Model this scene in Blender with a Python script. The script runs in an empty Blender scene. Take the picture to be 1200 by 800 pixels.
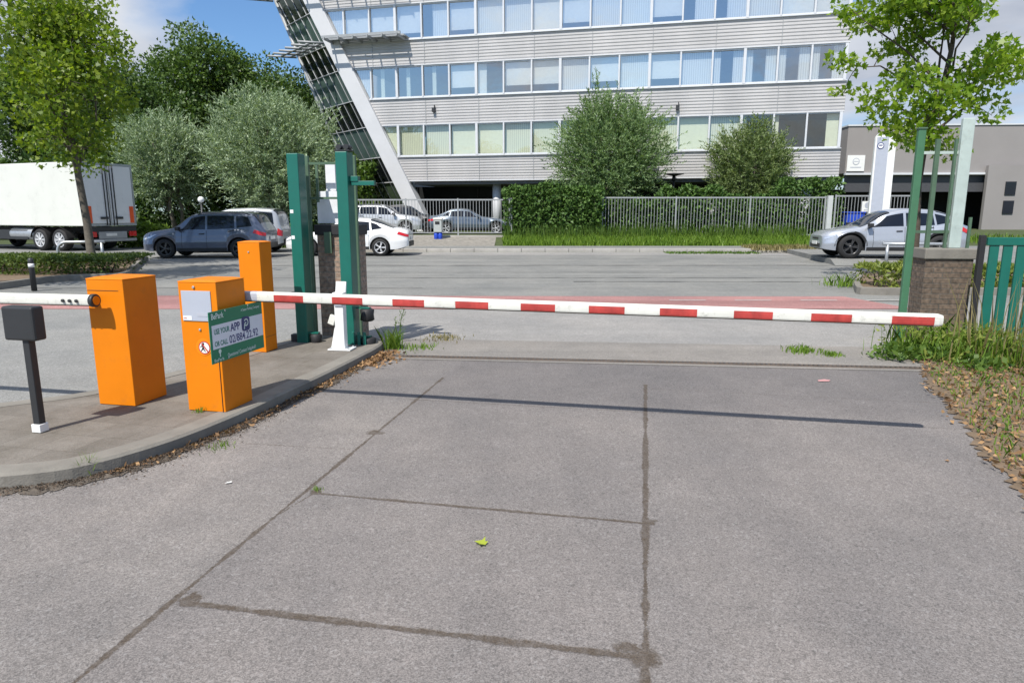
import bpy, bmesh, math, random
import numpy as np
from mathutils import Vector, Matrix
R = math.radians
random.seed(7); rng = np.random.default_rng(11)
scene = bpy.context.scene
col = scene.collection
# ------------------------------------------------------------------ camera
F, PITCH, CAMH = 800.0, R(10.7), 1.65      # focal length in px of a 1200 px wide picture
cam = bpy.data.cameras.new('camera'); cam.sensor_width = 36.0; cam.lens = F/1200*36.0
cam.clip_start = 0.05; cam.clip_end = 3000
camo = bpy.data.objects.new('camera', cam); col.objects.link(camo)
camo.location = (0, 0, CAMH); camo.rotation_euler = (R(90)-PITCH, 0, 0)
scene.camera = camo
def _ray(u, v):
    dx = (u-600)/F; dz = -(v-400)/F
    return dx, math.cos(PITCH)+dz*math.sin(PITCH), -math.sin(PITCH)+dz*math.cos(PITCH)
def at(u, v, z=0.0):
    dx, y, zz = _ray(u, v); t = (z-CAMH)/zz
    return dx*t, y*t
def atY(u, v, Y):
    dx, y, zz = _ray(u, v); t = Y/y
    return dx*t, CAMH+zz*t
# ------------------------------------------------------------------ world and sun
SUN_EL = R(53); SH = Vector((0.48, 0.877)).normalized()     # horizontal direction in which shadows fall
w = bpy.data.worlds.new('World'); scene.world = w; w.use_nodes = True
def sky_nodes():
    nt = w.node_tree; nt.nodes.clear(); N = nt.nodes.new; L = nt.links.new
    out = N('ShaderNodeOutputWorld'); bg = N('ShaderNodeBackground'); bg.inputs['Strength'].default_value = 0.062
    sky = N('ShaderNodeTexSky'); sky.sky_type = 'NISHITA'; sky.sun_disc = False
    sky.sun_elevation = SUN_EL; sky.sun_rotation = math.atan2(-SH.x, -SH.y)
    sky.air_density = 1.0; sky.dust_density = 0.6; sky.ozone_density = 2.0
    tc = N('ShaderNodeTexCoord'); sep = N('ShaderNodeSeparateXYZ'); L(tc.outputs['Generated'], sep.inputs[0])
    ad = N('ShaderNodeMath'); ad.operation = 'ADD'; ad.inputs[1].default_value = 0.22; L(sep.outputs['Z'], ad.inputs[0])
    mx = N('ShaderNodeMath'); mx.operation = 'MAXIMUM'; mx.inputs[1].default_value = 0.05; L(ad.outputs[0], mx.inputs[0])
    dv = N('ShaderNodeVectorMath'); dv.operation = 'DIVIDE'; L(tc.outputs['Generated'], dv.inputs[0])
    cb = N('ShaderNodeCombineXYZ')
    for k in range(3): L(mx.outputs[0], cb.inputs[k])
    L(cb.outputs[0], dv.inputs[1])
    mp = N('ShaderNodeMapping'); mp.inputs['Location'].default_value = SKY_LOC; L(dv.outputs[0], mp.inputs['Vector'])
    nz = N('ShaderNodeTexNoise'); nz.inputs['Scale'].default_value = 0.95; nz.inputs['Detail'].default_value = 9; nz.inputs['Roughness'].default_value = 0.52
    nz.inputs['Distortion'].default_value = 0.25
    L(mp.outputs[0], nz.inputs['Vector'])
    rp = N('ShaderNodeValToRGB'); rp.color_ramp.elements[0].position = 0.45; rp.color_ramp.elements[1].position = 0.63
    L(nz.outputs['Fac'], rp.inputs['Fac'])
    nz2 = N('ShaderNodeTexNoise'); nz2.inputs['Scale'].default_value = 2.2; nz2.inputs['Detail'].default_value = 6
    L(mp.outputs[0], nz2.inputs['Vector'])
    rc = N('ShaderNodeValToRGB'); rc.color_ramp.elements[0].position = 0.3; rc.color_ramp.elements[1].position = 0.72
    rc.color_ramp.elements[0].color = (5.6, 6.3, 7.8, 1); rc.color_ramp.elements[1].color = (11.0, 11.5, 12.4, 1)
    L(nz2.outputs['Fac'], rc.inputs['Fac'])
    tn = N('ShaderNodeMixRGB'); tn.blend_type = 'MULTIPLY'; tn.inputs[0].default_value = 1; tn.inputs[2].default_value = (1.30, 1.70, 2.10, 1); L(sky.outputs[0], tn.inputs[1])
    mix = N('ShaderNodeMixRGB'); L(rp.outputs['Color'], mix.inputs['Fac']); L(tn.outputs[0], mix.inputs[1]); L(rc.outputs['Color'], mix.inputs[2])
    L(mix.outputs[0], bg.inputs['Color']); L(bg.outputs[0], out.inputs[0])
SKY_LOC = (0.3, 1.1, 0.0)
sky_nodes()
sl = bpy.data.lights.new('sun', 'SUN'); sl.energy = 5.0; sl.angle = R(0.53); sl.color = (1.0, 0.945, 0.86)
so = bpy.data.objects.new('sun', sl); col.objects.link(so)
sd = Vector((SH.x*math.cos(SUN_EL), SH.y*math.cos(SUN_EL), -math.sin(SUN_EL)))
so.rotation_euler = sd.to_track_quat('-Z', 'Y').to_euler(); so.location = (-8, -20, 40)
vs = scene.view_settings
scene.display_settings.display_device = 'sRGB'
vs.view_transform = 'Standard'; vs.look = 'None'; vs.gamma = 1; vs.exposure = 0.22; vs.use_curve_mapping = False
# ------------------------------------------------------------------ materials
def newmat(name):
    m = bpy.data.materials.new(name); m.use_nodes = True
    return m, m.node_tree, m.node_tree.nodes['Principled BSDF']
def mat(name, c, rough=0.5, metal=0.0, var=0.10, scale=6.0, bump=0.0, bscale=80.0, spec=0.5, coat=0.0, dirt=0.0):
    """a plain material with a little uneven tone, so that no surface is perfectly flat"""
    m, nt, b = newmat(name); N = nt.nodes.new; L = nt.links.new
    b.inputs['Roughness'].default_value = rough; b.inputs['Metallic'].default_value = metal
    b.inputs['Specular IOR Level'].default_value = spec; b.inputs['Coat Weight'].default_value = coat
    b.inputs['Coat Roughness'].default_value = 0.05
    tc = N('ShaderNodeTexCoord'); nz = N('ShaderNodeTexNoise'); nz.inputs['Scale'].default_value = scale; nz.inputs['Detail'].default_value = 6
    nz.inputs['Roughness'].default_value = 0.6
    L(tc.outputs['Object'], nz.inputs['Vector'])
    rp = N('ShaderNodeValToRGB'); e = rp.color_ramp.elements; e[0].position = 0.25; e[1].position = 0.75
    e[0].color = tuple(x*(1-var) for x in c)+(1,); e[1].color = tuple(min(1, x*(1+var)) for x in c)+(1,)
    L(nz.outputs['Fac'], rp.inputs['Fac']); src = rp.outputs['Color']
    if dirt > 0:
        n3 = N('ShaderNodeTexNoise'); n3.inputs['Scale'].default_value = scale*2.3; n3.inputs['Detail'].default_value = 8; n3.inputs['Roughness'].default_value = 0.7
        L(tc.outputs['Object'], n3.inputs['Vector'])
        r3 = N('ShaderNodeValToRGB'); r3.color_ramp.elements[0].position = 0.55; r3.color_ramp.elements[1].position = 0.75
        r3.color_ramp.elements[1].color = (dirt, dirt, dirt, 1); L(n3.outputs['Fac'], r3.inputs['Fac'])
        mx = N('ShaderNodeMixRGB'); mx.inputs[2].default_value = (0.09, 0.075, 0.055, 1)
        L(r3.outputs['Color'], mx.inputs['Fac']); L(src, mx.inputs[1]); src = mx.outputs[0]
    L(src, b.inputs['Base Color'])
    if bump > 0:
        n2 = N('ShaderNodeTexNoise'); n2.inputs['Scale'].default_value = bscale; n2.inputs['Detail'].default_value = 4
        L(tc.outputs['Object'], n2.inputs['Vector'])
        bp = N('ShaderNodeBump'); bp.inputs['Strength'].default_value = bump; bp.inputs['Distance'].default_value = 0.01
        L(n2.outputs['Fac'], bp.inputs['Height']); L(bp.outputs[0], b.inputs['Normal'])
    return m
def leafmat(name, c1, c2, trans=0.35, rough=0.45, spec=0.35):
    m, nt, b = newmat(name); N = nt.nodes.new; L = nt.links.new
    g = N('ShaderNodeNewGeometry'); rp = N('ShaderNodeValToRGB')
    rp.color_ramp.elements[0].color = tuple(c1)+(1,); rp.color_ramp.elements[1].color = tuple(c2)+(1,)
    L(g.outputs['Random Per Island'], rp.inputs['Fac']); L(rp.outputs['Color'], b.inputs['Base Color'])
    b.inputs['Roughness'].default_value = rough; b.inputs['Specular IOR Level'].default_value = spec
    tr = N('ShaderNodeBsdfTranslucent'); mu = N('ShaderNodeMixRGB'); mu.blend_type = 'MULTIPLY'; mu.inputs['Fac'].default_value = 1
    mu.inputs[2].default_value = (1.5, 1.6, 0.55, 1); L(rp.outputs['Color'], mu.inputs[1]); L(mu.outputs[0], tr.inputs['Color'])
    mx = N('ShaderNodeMixShader'); mx.inputs[0].default_value = trans
    out = nt.nodes['Material Output']; L(b.outputs[0], mx.inputs[1]); L(tr.outputs[0], mx.inputs[2]); L(mx.outputs[0], out.inputs[0])
    return m
def glassmat(name, tint, refl, rough=0.02, gcol=(0.9, 0.95, 1.0)):
    """thin coated pane: part mirror, part tinted see-through"""
    m, nt, b = newmat(name); N = nt.nodes.new; L = nt.links.new
    nt.nodes.remove(b)
    t = N('ShaderNodeBsdfTransparent'); t.inputs[0].default_value = tuple(tint)+(1,)
    g = N('ShaderNodeBsdfGlossy'); g.inputs['Color'].default_value = tuple(gcol)+(1,); g.inputs['Roughness'].default_value = rough
    tc = N('ShaderNodeTexCoord'); nz = N('ShaderNodeTexNoise'); nz.inputs['Scale'].default_value = 0.9; L(tc.outputs['Object'], nz.inputs['Vector'])
    bp = N('ShaderNodeBump'); bp.inputs['Strength'].default_value = 0.02; bp.inputs['Distance'].default_value = 0.3
    L(nz.outputs['Fac'], bp.inputs['Height']); L(bp.outputs[0], g.inputs['Normal'])
    mx = N('ShaderNodeMixShader'); mx.inputs[0].default_value = refl; L(t.outputs[0], mx.inputs[1]); L(g.outputs[0], mx.inputs[2])
    L(mx.outputs[0], nt.nodes['Material Output'].inputs[0])
    return m
M = {}
M['orange'] = mat('orange paint', (0.70, 0.200, 0.003), 0.5, var=0.07, scale=3, bump=0.05, bscale=220, spec=0.22, dirt=0.14)
M['orange_top'] = M['orange']
M['silver'] = mat('grey plate', (0.41, 0.44, 0.51), 0.4, 0.0, var=0.05, dirt=0.05)
M['white'] = mat('white paint', (0.78, 0.79, 0.78), 0.4, var=0.05, dirt=0.15)
M['white_dirty'] = mat('weathered white paint', (0.68, 0.68, 0.62), 0.5, var=0.10, scale=9, dirt=0.45)
M['red'] = mat('red reflective band', (0.43, 0.050, 0.042), 0.45, var=0.30, scale=14, dirt=0.40)
M['black'] = mat('black rubber', (0.018, 0.018, 0.02), 0.6, bump=0.1)
M['darkmetal'] = mat('dark metal', (0.035, 0.037, 0.04), 0.5, 0.2)
M['green'] = mat('green paint', (0.006, 0.125, 0.095), 0.40, var=0.12, scale=5, bump=0.04, coat=0.1, dirt=0.12)
M['greygreen'] = mat('faded green paint', (0.075, 0.135, 0.085), 0.55, var=0.18, scale=8, bump=0.06, dirt=0.2)
M['paleg'] = mat('pale grey green paint', (0.42, 0.50, 0.47), 0.5, var=0.10, scale=6, dirt=0.2)
M['signgreen'] = mat('sign green', (0.006, 0.190, 0.095), 0.35, var=0.05)
M['signwhite'] = mat('sign grey white', (0.72, 0.75, 0.82), 0.4, var=0.04)
M['signlight'] = mat('sign lettering pale', (0.62, 0.75, 0.70), 0.4, var=0.02)
M['navy'] = mat('navy lettering', (0.025, 0.035, 0.16), 0.4, var=0.05)
M['signtext'] = mat('green lettering', (0.03, 0.20, 0.15), 0.4, var=0.05)
M['steel'] = mat('galvanised steel', (0.42, 0.44, 0.46), 0.42, 0.55, var=0.15, scale=14, bump=0.04)
M['steelbar'] = mat('grey painted railing', (0.31, 0.325, 0.335), 0.5, 0.1, var=0.12, scale=5)
M['concrete'] = mat('pale concrete', (0.36, 0.345, 0.32), 0.85, var=0.18, scale=1.6, bump=0.3, bscale=60, dirt=0.35)
M['kerb'] = mat('kerb stone', (0.205, 0.192, 0.168), 0.88, var=0.2, scale=4, bump=0.35, bscale=90, dirt=0.4)
M['bark'] = mat('tree bark', (0.075, 0.058, 0.042), 0.9, var=0.35, scale=9, bump=0.8, bscale=26)
M['barkgrey'] = mat('grey bark', (0.12, 0.105, 0.085), 0.9, var=0.35, scale=7, bump=0.8, bscale=24)
M['facade'] = mat('light metal cladding', (0.55, 0.535, 0.545), 0.55, 0.0, var=0.05, scale=0.7, dirt=0.06)
M['frame'] = mat('white aluminium', (0.60, 0.62, 0.65), 0.4, var=0.04)
M['band'] = mat('pale concrete band', (0.55, 0.56, 0.58), 0.6, var=0.06, scale=0.8)
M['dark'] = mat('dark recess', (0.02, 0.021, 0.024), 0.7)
M['soffit'] = mat('grey soffit', (0.16, 0.16, 0.17), 0.7)
M['room'] = mat('office interior', (0.42, 0.42, 0.40), 0.8)
M['blind'] = mat('pale blind', (0.86, 0.86, 0.84), 0.8, var=0.05)
M['blindg'] = mat('sage blind', (0.74, 0.77, 0.67), 0.8, var=0.06)
M['greywall'] = mat('grey stucco', (0.27, 0.255, 0.25), 0.85, var=0.06, scale=0.5, bump=0.1)
M['tyre'] = mat('tyre rubber', (0.014, 0.014, 0.015), 0.75)
M['rim'] = mat('alloy rim', (0.60, 0.61, 0.63), 0.35, 0.25)
M['rimblack'] = mat('black rim', (0.07, 0.07, 0.073), 0.3, 0.4)
M['carglass'] = mat('tinted car glass', (0.010, 0.013, 0.020), 0.05, 0.0, spec=0.4)
M['plastic'] = mat('black plastic trim', (0.022, 0.022, 0.024), 0.55)
M['tail'] = mat('red tail lamp', (0.55, 0.01, 0.015), 0.15, coat=0.6)
M['head'] = mat('clear head lamp', (0.55, 0.58, 0.62), 0.08, 0.4, coat=0.8)
M['plate'] = mat('number plate', (0.7, 0.7, 0.68), 0.4)
M['amber'] = mat('orange reflector', (0.75, 0.10, 0.02), 0.4)
M['blue'] = mat('blue plastic', (0.02, 0.07, 0.50), 0.45)
M['bin'] = mat('grey bin', (0.40, 0.43, 0.42), 0.5)
def carpaint(name, c, metal=0.35):
    return mat(name, c, 0.32, metal, var=0.03, coat=0.9)
def brickmat(name, c1, c2, mortar, sx=0.215, sz=0.065):
    m, nt, b = newmat(name); N = nt.nodes.new; L = nt.links.new
    tc = N('ShaderNodeTexCoord'); sp = N('ShaderNodeSeparateXYZ'); L(tc.outputs['Object'], sp.inputs[0])
    ad = N('ShaderNodeMath'); L(sp.outputs['X'], ad.inputs[0]); L(sp.outputs['Y'], ad.inputs[1])
    cb = N('ShaderNodeCombineXYZ'); L(ad.outputs[0], cb.inputs[0]); L(sp.outputs['Z'], cb.inputs[1])
    bt = N('ShaderNodeTexBrick'); L(cb.outputs[0], bt.inputs['Vector'])
    bt.inputs['Scale'].default_value = 1; bt.inputs['Brick Width'].default_value = sx; bt.inputs['Row Height'].default_value = sz
    bt.inputs['Mortar Size'].default_value = 0.006; bt.inputs['Mortar Smooth'].default_value = 0.3
    bt.inputs['Color1'].default_value = c1+(1,); bt.inputs['Color2'].default_value = c2+(1,); bt.inputs['Mortar'].default_value = mortar+(1,)
    nz = N('ShaderNodeTexNoise'); nz.inputs['Scale'].default_value = 22; nz.inputs['Detail'].default_value = 6; L(tc.outputs['Object'], nz.inputs['Vector'])
    rp = N('ShaderNodeValToRGB'); rp.color_ramp.elements[0].color = (0.5, 0.5, 0.5, 1); rp.color_ramp.elements[1].color = (1.4, 1.35, 1.3, 1)
    rp.color_ramp.elements[0].position = 0.3; rp.color_ramp.elements[1].position = 0.7
    L(nz.outputs['Fac'], rp.inputs['Fac'])
    mu = N('ShaderNodeMixRGB'); mu.blend_type = 'MULTIPLY'; mu.inputs['Fac'].default_value = 1
    L(bt.outputs['Color'], mu.inputs[1]); L(rp.outputs['Color'], mu.inputs[2]); L(mu.outputs[0], b.inputs['Base Color'])
    bp = N('ShaderNodeBump'); bp.inputs['Strength'].default_value = 0.9; bp.inputs['Distance'].default_value = 0.012; bp.invert = True
    L(bt.outputs['Fac'], bp.inputs['Height']); L(bp.outputs[0], b.inputs['Normal']); b.inputs['Roughness'].default_value = 0.9
    return m
M['brick'] = brickmat('brown brick', (0.120, 0.092, 0.070), (0.165, 0.125, 0.095), (0.115, 0.105, 0.092))
M['brickred'] = brickmat('red brown brick', (0.25, 0.185, 0.145), (0.33, 0.245, 0.195), (0.27, 0.25, 0.22))
# ------------------------------------------------------------------ mesh helpers
class MB:
    def __init__(s): s.v = []; s.f = []; s.m = []; s.sm = []
    def add(s, vs, fs, mi=0, smooth=False):
        o = len(s.v); s.v += [tuple(x) for x in vs]
        for f in fs: s.f.append([o+i for i in f]); s.m.append(mi); s.sm.append(smooth)
        return s
    def box(s, c, d, rz=0.0, mi=0, rot=None):
        """box with centre c and full size d"""
        x, y, z = d[0]/2, d[1]/2, d[2]/2
        vs = [Vector(p) for p in ((-x,-y,-z),(x,-y,-z),(x,y,-z),(-x,y,-z),(-x,-y,z),(x,-y,z),(x,y,z),(-x,y,z))]
        mt = rot if rot is not None else Matrix.Rotation(rz, 3, 'Z')
        vs = [mt @ p + Vector(c) for p in vs]
        return s.add(vs, [(0,3,2,1),(4,5,6,7),(0,1,5,4),(1,2,6,5),(2,3,7,6),(3,0,4,7)], mi)
    def prism(s, poly, z0, z1, mi=0):
        n = len(poly)
        vs = [(p[0], p[1], z0) for p in poly]+[(p[0], p[1], z1) for p in poly]
        fs = [tuple(range(n-1, -1, -1)), tuple(range(n, 2*n))]+[(i, (i+1) % n, n+(i+1) % n, n+i) for i in range(n)]
        return s.add(vs, fs, mi)
    def tube(s, pts, rad, n=10, mi=0, cap=True, smooth=True, squash=None):
        pts = [Vector(p) for p in pts]; k = len(pts)
        rad = [rad]*k if isinstance(rad, (int, float)) else rad
        vs = []; prev = None
        for i in range(k):
            d = (pts[min(i+1, k-1)]-pts[max(i-1, 0)]).normalized()
            if prev is None:
                a = Vector((0, 0, 1)) if abs(d.z) < 0.9 else Vector((1, 0, 0)); e1 = d.cross(a).normalized()
            else:
                e1 = (prev - d*prev.dot(d)).normalized()
            e2 = d.cross(e1); prev = e1
            for j in range(n):
                a = 2*math.pi*j/n; vs.append(pts[i]+(e1*math.cos(a)+e2*math.sin(a))*rad[i])
        fs = [(i*n+j, i*n+(j+1) % n, (i+1)*n+(j+1) % n, (i+1)*n+j) for i in range(k-1) for j in range(n)]
        s.add(vs, fs, mi, smooth)
        if cap:
            o = len(s.v)-k*n
            s.f += [[o+j for j in range(n-1, -1, -1)], [o+(k-1)*n+j for j in range(n)]]; s.m += [mi, mi]; s.sm += [False, False]
        return s
    def lathe(s, prof, c=(0,0,0), axis='Z', n=24, mi=0, smooth=True, cap=True):
        """prof: list of (radius, height) revolved round axis through c"""
        vs = []
        for r, h in prof:
            for j in range(n):
                a = 2*math.pi*j/n; p = (r*math.cos(a), r*math.sin(a), h)
                if axis == 'Y': p = (p[0], p[2], p[1])
                if axis == 'X': p = (p[2], p[0], p[1])
                vs.append((p[0]+c[0], p[1]+c[1], p[2]+c[2]))
        k = len(prof)
        fs = [(i*n+j, i*n+(j+1) % n, (i+1)*n+(j+1) % n, (i+1)*n+j) for i in range(k-1) for j in range(n)]
        s.add(vs, fs, mi, smooth)
        o = len(s.v)-k*n
        if not cap: return s
        if prof[0][0] > 1e-6: s.f.append([o+j for j in range(n)]); s.m.append(mi); s.sm.append(False)
        if prof[-1][0] > 1e-6: s.f.append([o+(k-1)*n+j for j in range(n)]); s.m.append(mi); s.sm.append(False)
        return s
    def build(s, name, mats, parent=None, bevel=0.0, fix=True, seg=2):
        me = bpy.data.meshes.new(name); me.from_pydata(s.v, [], s.f); me.update()
        mats = mats if isinstance(mats, (list, tuple)) else [mats]
        for m in mats: me.materials.append(m)
        me.polygons.foreach_set('material_index', s.m); me.polygons.foreach_set('use_smooth', s.sm)
        if fix:
            bm = bmesh.new(); bm.from_mesh(me); bmesh.ops.recalc_face_normals(bm, faces=bm.faces); bm.to_mesh(me); bm.free()
        o = bpy.data.objects.new(name, me); col.objects.link(o)
        if parent is not None: o.parent = parent
        if bevel > 0:
            b = o.modifiers.new('bevel', 'BEVEL'); b.width = bevel; b.segments = seg; b.limit_method = 'ANGLE'; b.angle_limit = R(40)
        return o
def npmesh(name, V, FS, k, m, parent=None, smooth=False):
    """mesh straight from numpy arrays: V (n,3) verts, faces of k corners each"""
    me = bpy.data.meshes.new(name); nf = len(FS)
    me.vertices.add(len(V)); me.vertices.foreach_set('co', np.ascontiguousarray(V, dtype=np.float32).ravel())
    me.loops.add(nf*k); me.loops.foreach_set('vertex_index', np.ascontiguousarray(FS, dtype=np.int32).ravel())
    me.polygons.add(nf); me.polygons.foreach_set('loop_start', np.arange(0, nf*k, k, dtype=np.int32))
    me.polygons.foreach_set('loop_total', np.full(nf, k, dtype=np.int32))
    me.update(calc_edges=True); me.validate()
    me.materials.append(m)
    if smooth: me.polygons.foreach_set('use_smooth', [True]*nf)
    o = bpy.data.objects.new(name, me); col.objects.link(o)
    if parent is not None: o.parent = parent
    return o
def tag(o, label, cat, group=None, kind=None):
    o['label'] = label; o['category'] = cat
    if group: o['group'] = group
    if kind: o['kind'] = kind
    return o
def thing(name, label, cat, loc=(0,0,0), rz=0.0, group=None):
    o = bpy.data.objects.new(name, None); col.objects.link(o); o.empty_display_size = 0.2
    o.location = loc; o.rotation_euler = (0, 0, rz)
    return tag(o, label, cat, group)
def struct(o, kind='structure'):
    o['kind'] = kind; return o
def copy_tree(o, parent=None):
    c = o.copy(); col.objects.link(c); c.parent = parent
    for ch in list(o.children): copy_tree(ch, c)
    return c
def text_mesh(name, s, size, m, parent, mtx, extrude=0.0006, spacing=1.0, bold=0.0, fit=None, sx=1.0):
    cu = bpy.data.curves.new(name, 'FONT'); cu.body = s; cu.size = size; cu.extrude = extrude; cu.space_character = spacing; cu.offset = bold
    cu.align_x = 'LEFT'; cu.align_y = 'CENTER'; cu.resolution_u = 3
    t = bpy.data.objects.new(name, cu); col.objects.link(t)
    dg = bpy.context.evaluated_depsgraph_get()
    me = bpy.data.meshes.new_from_object(t.evaluated_get(dg)); bpy.data.objects.remove(t); bpy.data.curves.remove(cu)
    me.materials.clear(); me.materials.append(m)
    if fit:
        wv = max(v.co.x for v in me.vertices)-min(v.co.x for v in me.vertices); sx = fit/wv
    for v in me.vertices: v.co.x *= sx
    o = bpy.data.objects.new(name, me); col.objects.link(o); o.parent = parent; o.matrix_local = mtx
    return o
# ------------------------------------------------------------------ the ground
JOINTS = [((-1.75,1.2),(-0.70,6.75),0.016), ((0.29,1.2),(1.30,6.45),0.020), ((-1.41,2.68),(0.50,2.31),0.022),
          ((-1.20,3.85),(0.74,3.44),0.013), ((-0.92,5.93),(3.6,5.05),0.004), ((-2.0,4.75),(-1.15,4.62),0.0035), ((-1.18,3.86),(-1.30,3.55),0.006), ((1.32,6.3),(4.1,5.75),0.003)]
SPOTS = [((0.50,2.31),0.075), ((0.46,2.36),0.06), ((-1.40,2.72),0.055), ((0.74,3.47),0.04), ((-1.17,3.87),0.035), ((-1.05,5.0),0.07)]
def asphalt(name, base, speck=1.0, joints=False, coarse=170.0, warm=(1.06, 1.0, 0.97), streak=0.0):
    m, nt, b = newmat(name); N = nt.nodes.new; L = nt.links.new
    tc = N('ShaderNodeTexCoord'); P = tc.outputs['Object']
    def noise(sc, det=4, ro=0.55, vec=None):
        n = N('ShaderNodeTexNoise'); n.inputs['Scale'].default_value = sc; n.inputs['Detail'].default_value = det; n.inputs['Roughness'].default_value = ro
        L(vec or P, n.inputs['Vector']); return n.outputs['Fac']
    def math_(op, a, bb=None, clamp=False):
        n = N('ShaderNodeMath'); n.operation = op; n.use_clamp = clamp
        for i, q in enumerate((a, bb)):
            if q is None: continue
            if isinstance(q, (int, float)): n.inputs[i].default_value = q
            else: L(q, n.inputs[i])
        return n.outputs[0]
    def ramp(fac, p0, c0, p1, c1):
        r = N('ShaderNodeValToRGB'); e = r.color_ramp.elements; e[0].position = p0; e[1].position = p1
        e[0].color = c0 if len(c0) == 4 else tuple(c0)+(1,); e[1].color = c1 if len(c1) == 4 else tuple(c1)+(1,); L(fac, r.inputs['Fac']); return r.outputs['Color']
    def mixc(kind, fac, a, c):
        n = N('ShaderNodeMixRGB'); n.blend_type = kind
        if isinstance(fac, (int, float)): n.inputs[0].default_value = fac
        else: L(fac, n.inputs[0])
        for i, q in ((1, a), (2, c)):
            if isinstance(q, tuple): n.inputs[i].default_value = q+(1,)
            else: L(q, n.inputs[i])
        return n.outputs[0]
    cb = tuple(base*x for x in warm)
    vor = N('ShaderNodeTexVoronoi'); vor.inputs['Scale'].default_value = coarse; L(P, vor.inputs['Vector'])
    sepc = N('ShaderNodeSeparateColor'); L(vor.outputs['Color'], sepc.inputs[0])
    s = 0.62*speck
    agg = ramp(sepc.outputs[0], 0.0, tuple(x*(1-s) for x in (1,1,1)), 1.0, (1+s*0.9, 1+s*0.88, 1+s*0.86))
    cc = mixc('MULTIPLY', 1.0, cb, agg)
    vor2 = N('ShaderNodeTexVoronoi'); vor2.inputs['Scale'].default_value = coarse*0.42; L(P, vor2.inputs['Vector'])
    sep2 = N('ShaderNodeSeparateColor'); L(vor2.outputs['Color'], sep2.inputs[0])
    stone = ramp(sep2.outputs[1], 0.90, (0,0,0), 0.97, (1,1,1)); dstone = ramp(sep2.outputs[2], 0.92, (0,0,0), 0.98, (1,1,1))
    f1 = math_('MULTIPLY', stone, 0.5*speck); cc = mixc('MIX', f1, cc, (base*2.0, base*1.95, base*1.9))
    f2 = math_('MULTIPLY', dstone, 0.6*speck); cc = mixc('MIX', f2, cc, (base*0.35, base*0.34, base*0.33))
    cc = mixc('MULTIPLY', 1.0, cc, ramp(noise(0.55, 6, 0.6), 0.3, (0.84,0.85,0.87), 0.7, (1.13,1.11,1.10)))
    cc = mixc('MULTIPLY', 1.0, cc, ramp(noise(3.3, 5, 0.65), 0.3, (0.92,0.92,0.92), 0.72, (1.07,1.07,1.07)))
    if streak > 0:
        mp = N('ShaderNodeMapping'); mp.inputs['Scale'].default_value = (0.05, 1.3, 1); L(P, mp.inputs['Vector'])
        cc = mixc('MULTIPLY', 1.0, cc, ramp(noise(1.0, 6, 0.6, mp.outputs[0]), 0.32, (1-streak,)*3, 0.68, (1+streak,)*3))
    height = math_('MULTIPLY', sepc.outputs[0], 1.0)
    if joints:
        # the older, paler lane between the kerb and the first joint; a darker patched strip before the gate
        sx0 = N('ShaderNodeSeparateXYZ'); L(P, sx0.inputs[0])
        a, c = JOINTS[0][0], JOINTS[0][1]; sl_ = (c[0]-a[0])/(c[1]-a[1])
        dl = math_('SUBTRACT', math_('SUBTRACT', sx0.outputs['X'], a[0]), math_('MULTIPLY', math_('SUBTRACT', sx0.outputs['Y'], a[1]), sl_))
        left = math_('MULTIPLY', ramp(math_('ADD', math_('MULTIPLY', dl, -1.0), 0.5), 0.49, (0,0,0), 0.51, (1,1,1)), ramp(noise(1.1, 6, 0.65), 0.30, (0.25,)*3, 0.62, (1,1,1)))
        pale = mixc('MULTIPLY', 1.0, cc, (1.20, 1.20, 1.17)); cc = mixc('MIX', math_('MULTIPLY', left, 0.75), cc, pale)
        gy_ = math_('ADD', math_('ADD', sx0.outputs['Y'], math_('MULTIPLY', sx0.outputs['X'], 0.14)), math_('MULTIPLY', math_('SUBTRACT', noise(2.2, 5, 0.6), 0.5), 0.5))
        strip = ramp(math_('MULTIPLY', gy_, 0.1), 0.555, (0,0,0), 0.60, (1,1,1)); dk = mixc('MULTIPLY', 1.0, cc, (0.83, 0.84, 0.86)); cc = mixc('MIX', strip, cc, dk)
        mpt = N('ShaderNodeMapping'); mpt.inputs['Rotation'].default_value = (0, 0, R(-11)); mpt.inputs['Scale'].default_value = (1.6, 0.12, 1); L(P, mpt.inputs['Vector'])
        cc = mixc('MULTIPLY', 1.0, cc, ramp(noise(1.0, 5, 0.6, mpt.outputs[0]), 0.3, (0.90, 0.90, 0.91), 0.7, (1.08, 1.07, 1.06)))
        st = ramp(noise(1.9, 3, 0.5), 0.72, (0,0,0), 0.80, (1,1,1)); cc = mixc('MIX', math_('MULTIPLY', st, 0.35), cc, (0.10, 0.095, 0.09))
        sx = N('ShaderNodeSeparateXYZ'); L(P, sx.inputs[0])
        wob = math_('MULTIPLY', math_('SUBTRACT', noise(7.0, 7, 0.7), 0.5), 0.075)
        wob2 = math_('MULTIPLY', math_('SUBTRACT', noise(60.0, 3, 0.7), 0.5), 0.03)
        wide = ramp(noise(2.6, 5, 0.7), 0.32, (0.25,)*3, 0.68, (1.45,)*3)
        tot = None
        for (a, c, hw) in JOINTS:
            dx, dy = c[0]-a[0], c[1]-a[1]; ln = math.hypot(dx, dy); ux, uy = dx/ln, dy/ln
            px = math_('SUBTRACT', sx.outputs['X'], a[0]); py = math_('SUBTRACT', sx.outputs['Y'], a[1])
            t = math_('ADD', math_('MULTIPLY', px, ux), math_('MULTIPLY', py, uy))
            t = math_('MINIMUM', math_('MAXIMUM', t, 0.0), ln)
            ex = math_('SUBTRACT', px, math_('MULTIPLY', t, ux)); ey = math_('SUBTRACT', py, math_('MULTIPLY', t, uy))
            d = math_('SQRT', math_('ADD', math_('MULTIPLY', ex, ex), math_('MULTIPLY', ey, ey)))
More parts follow.
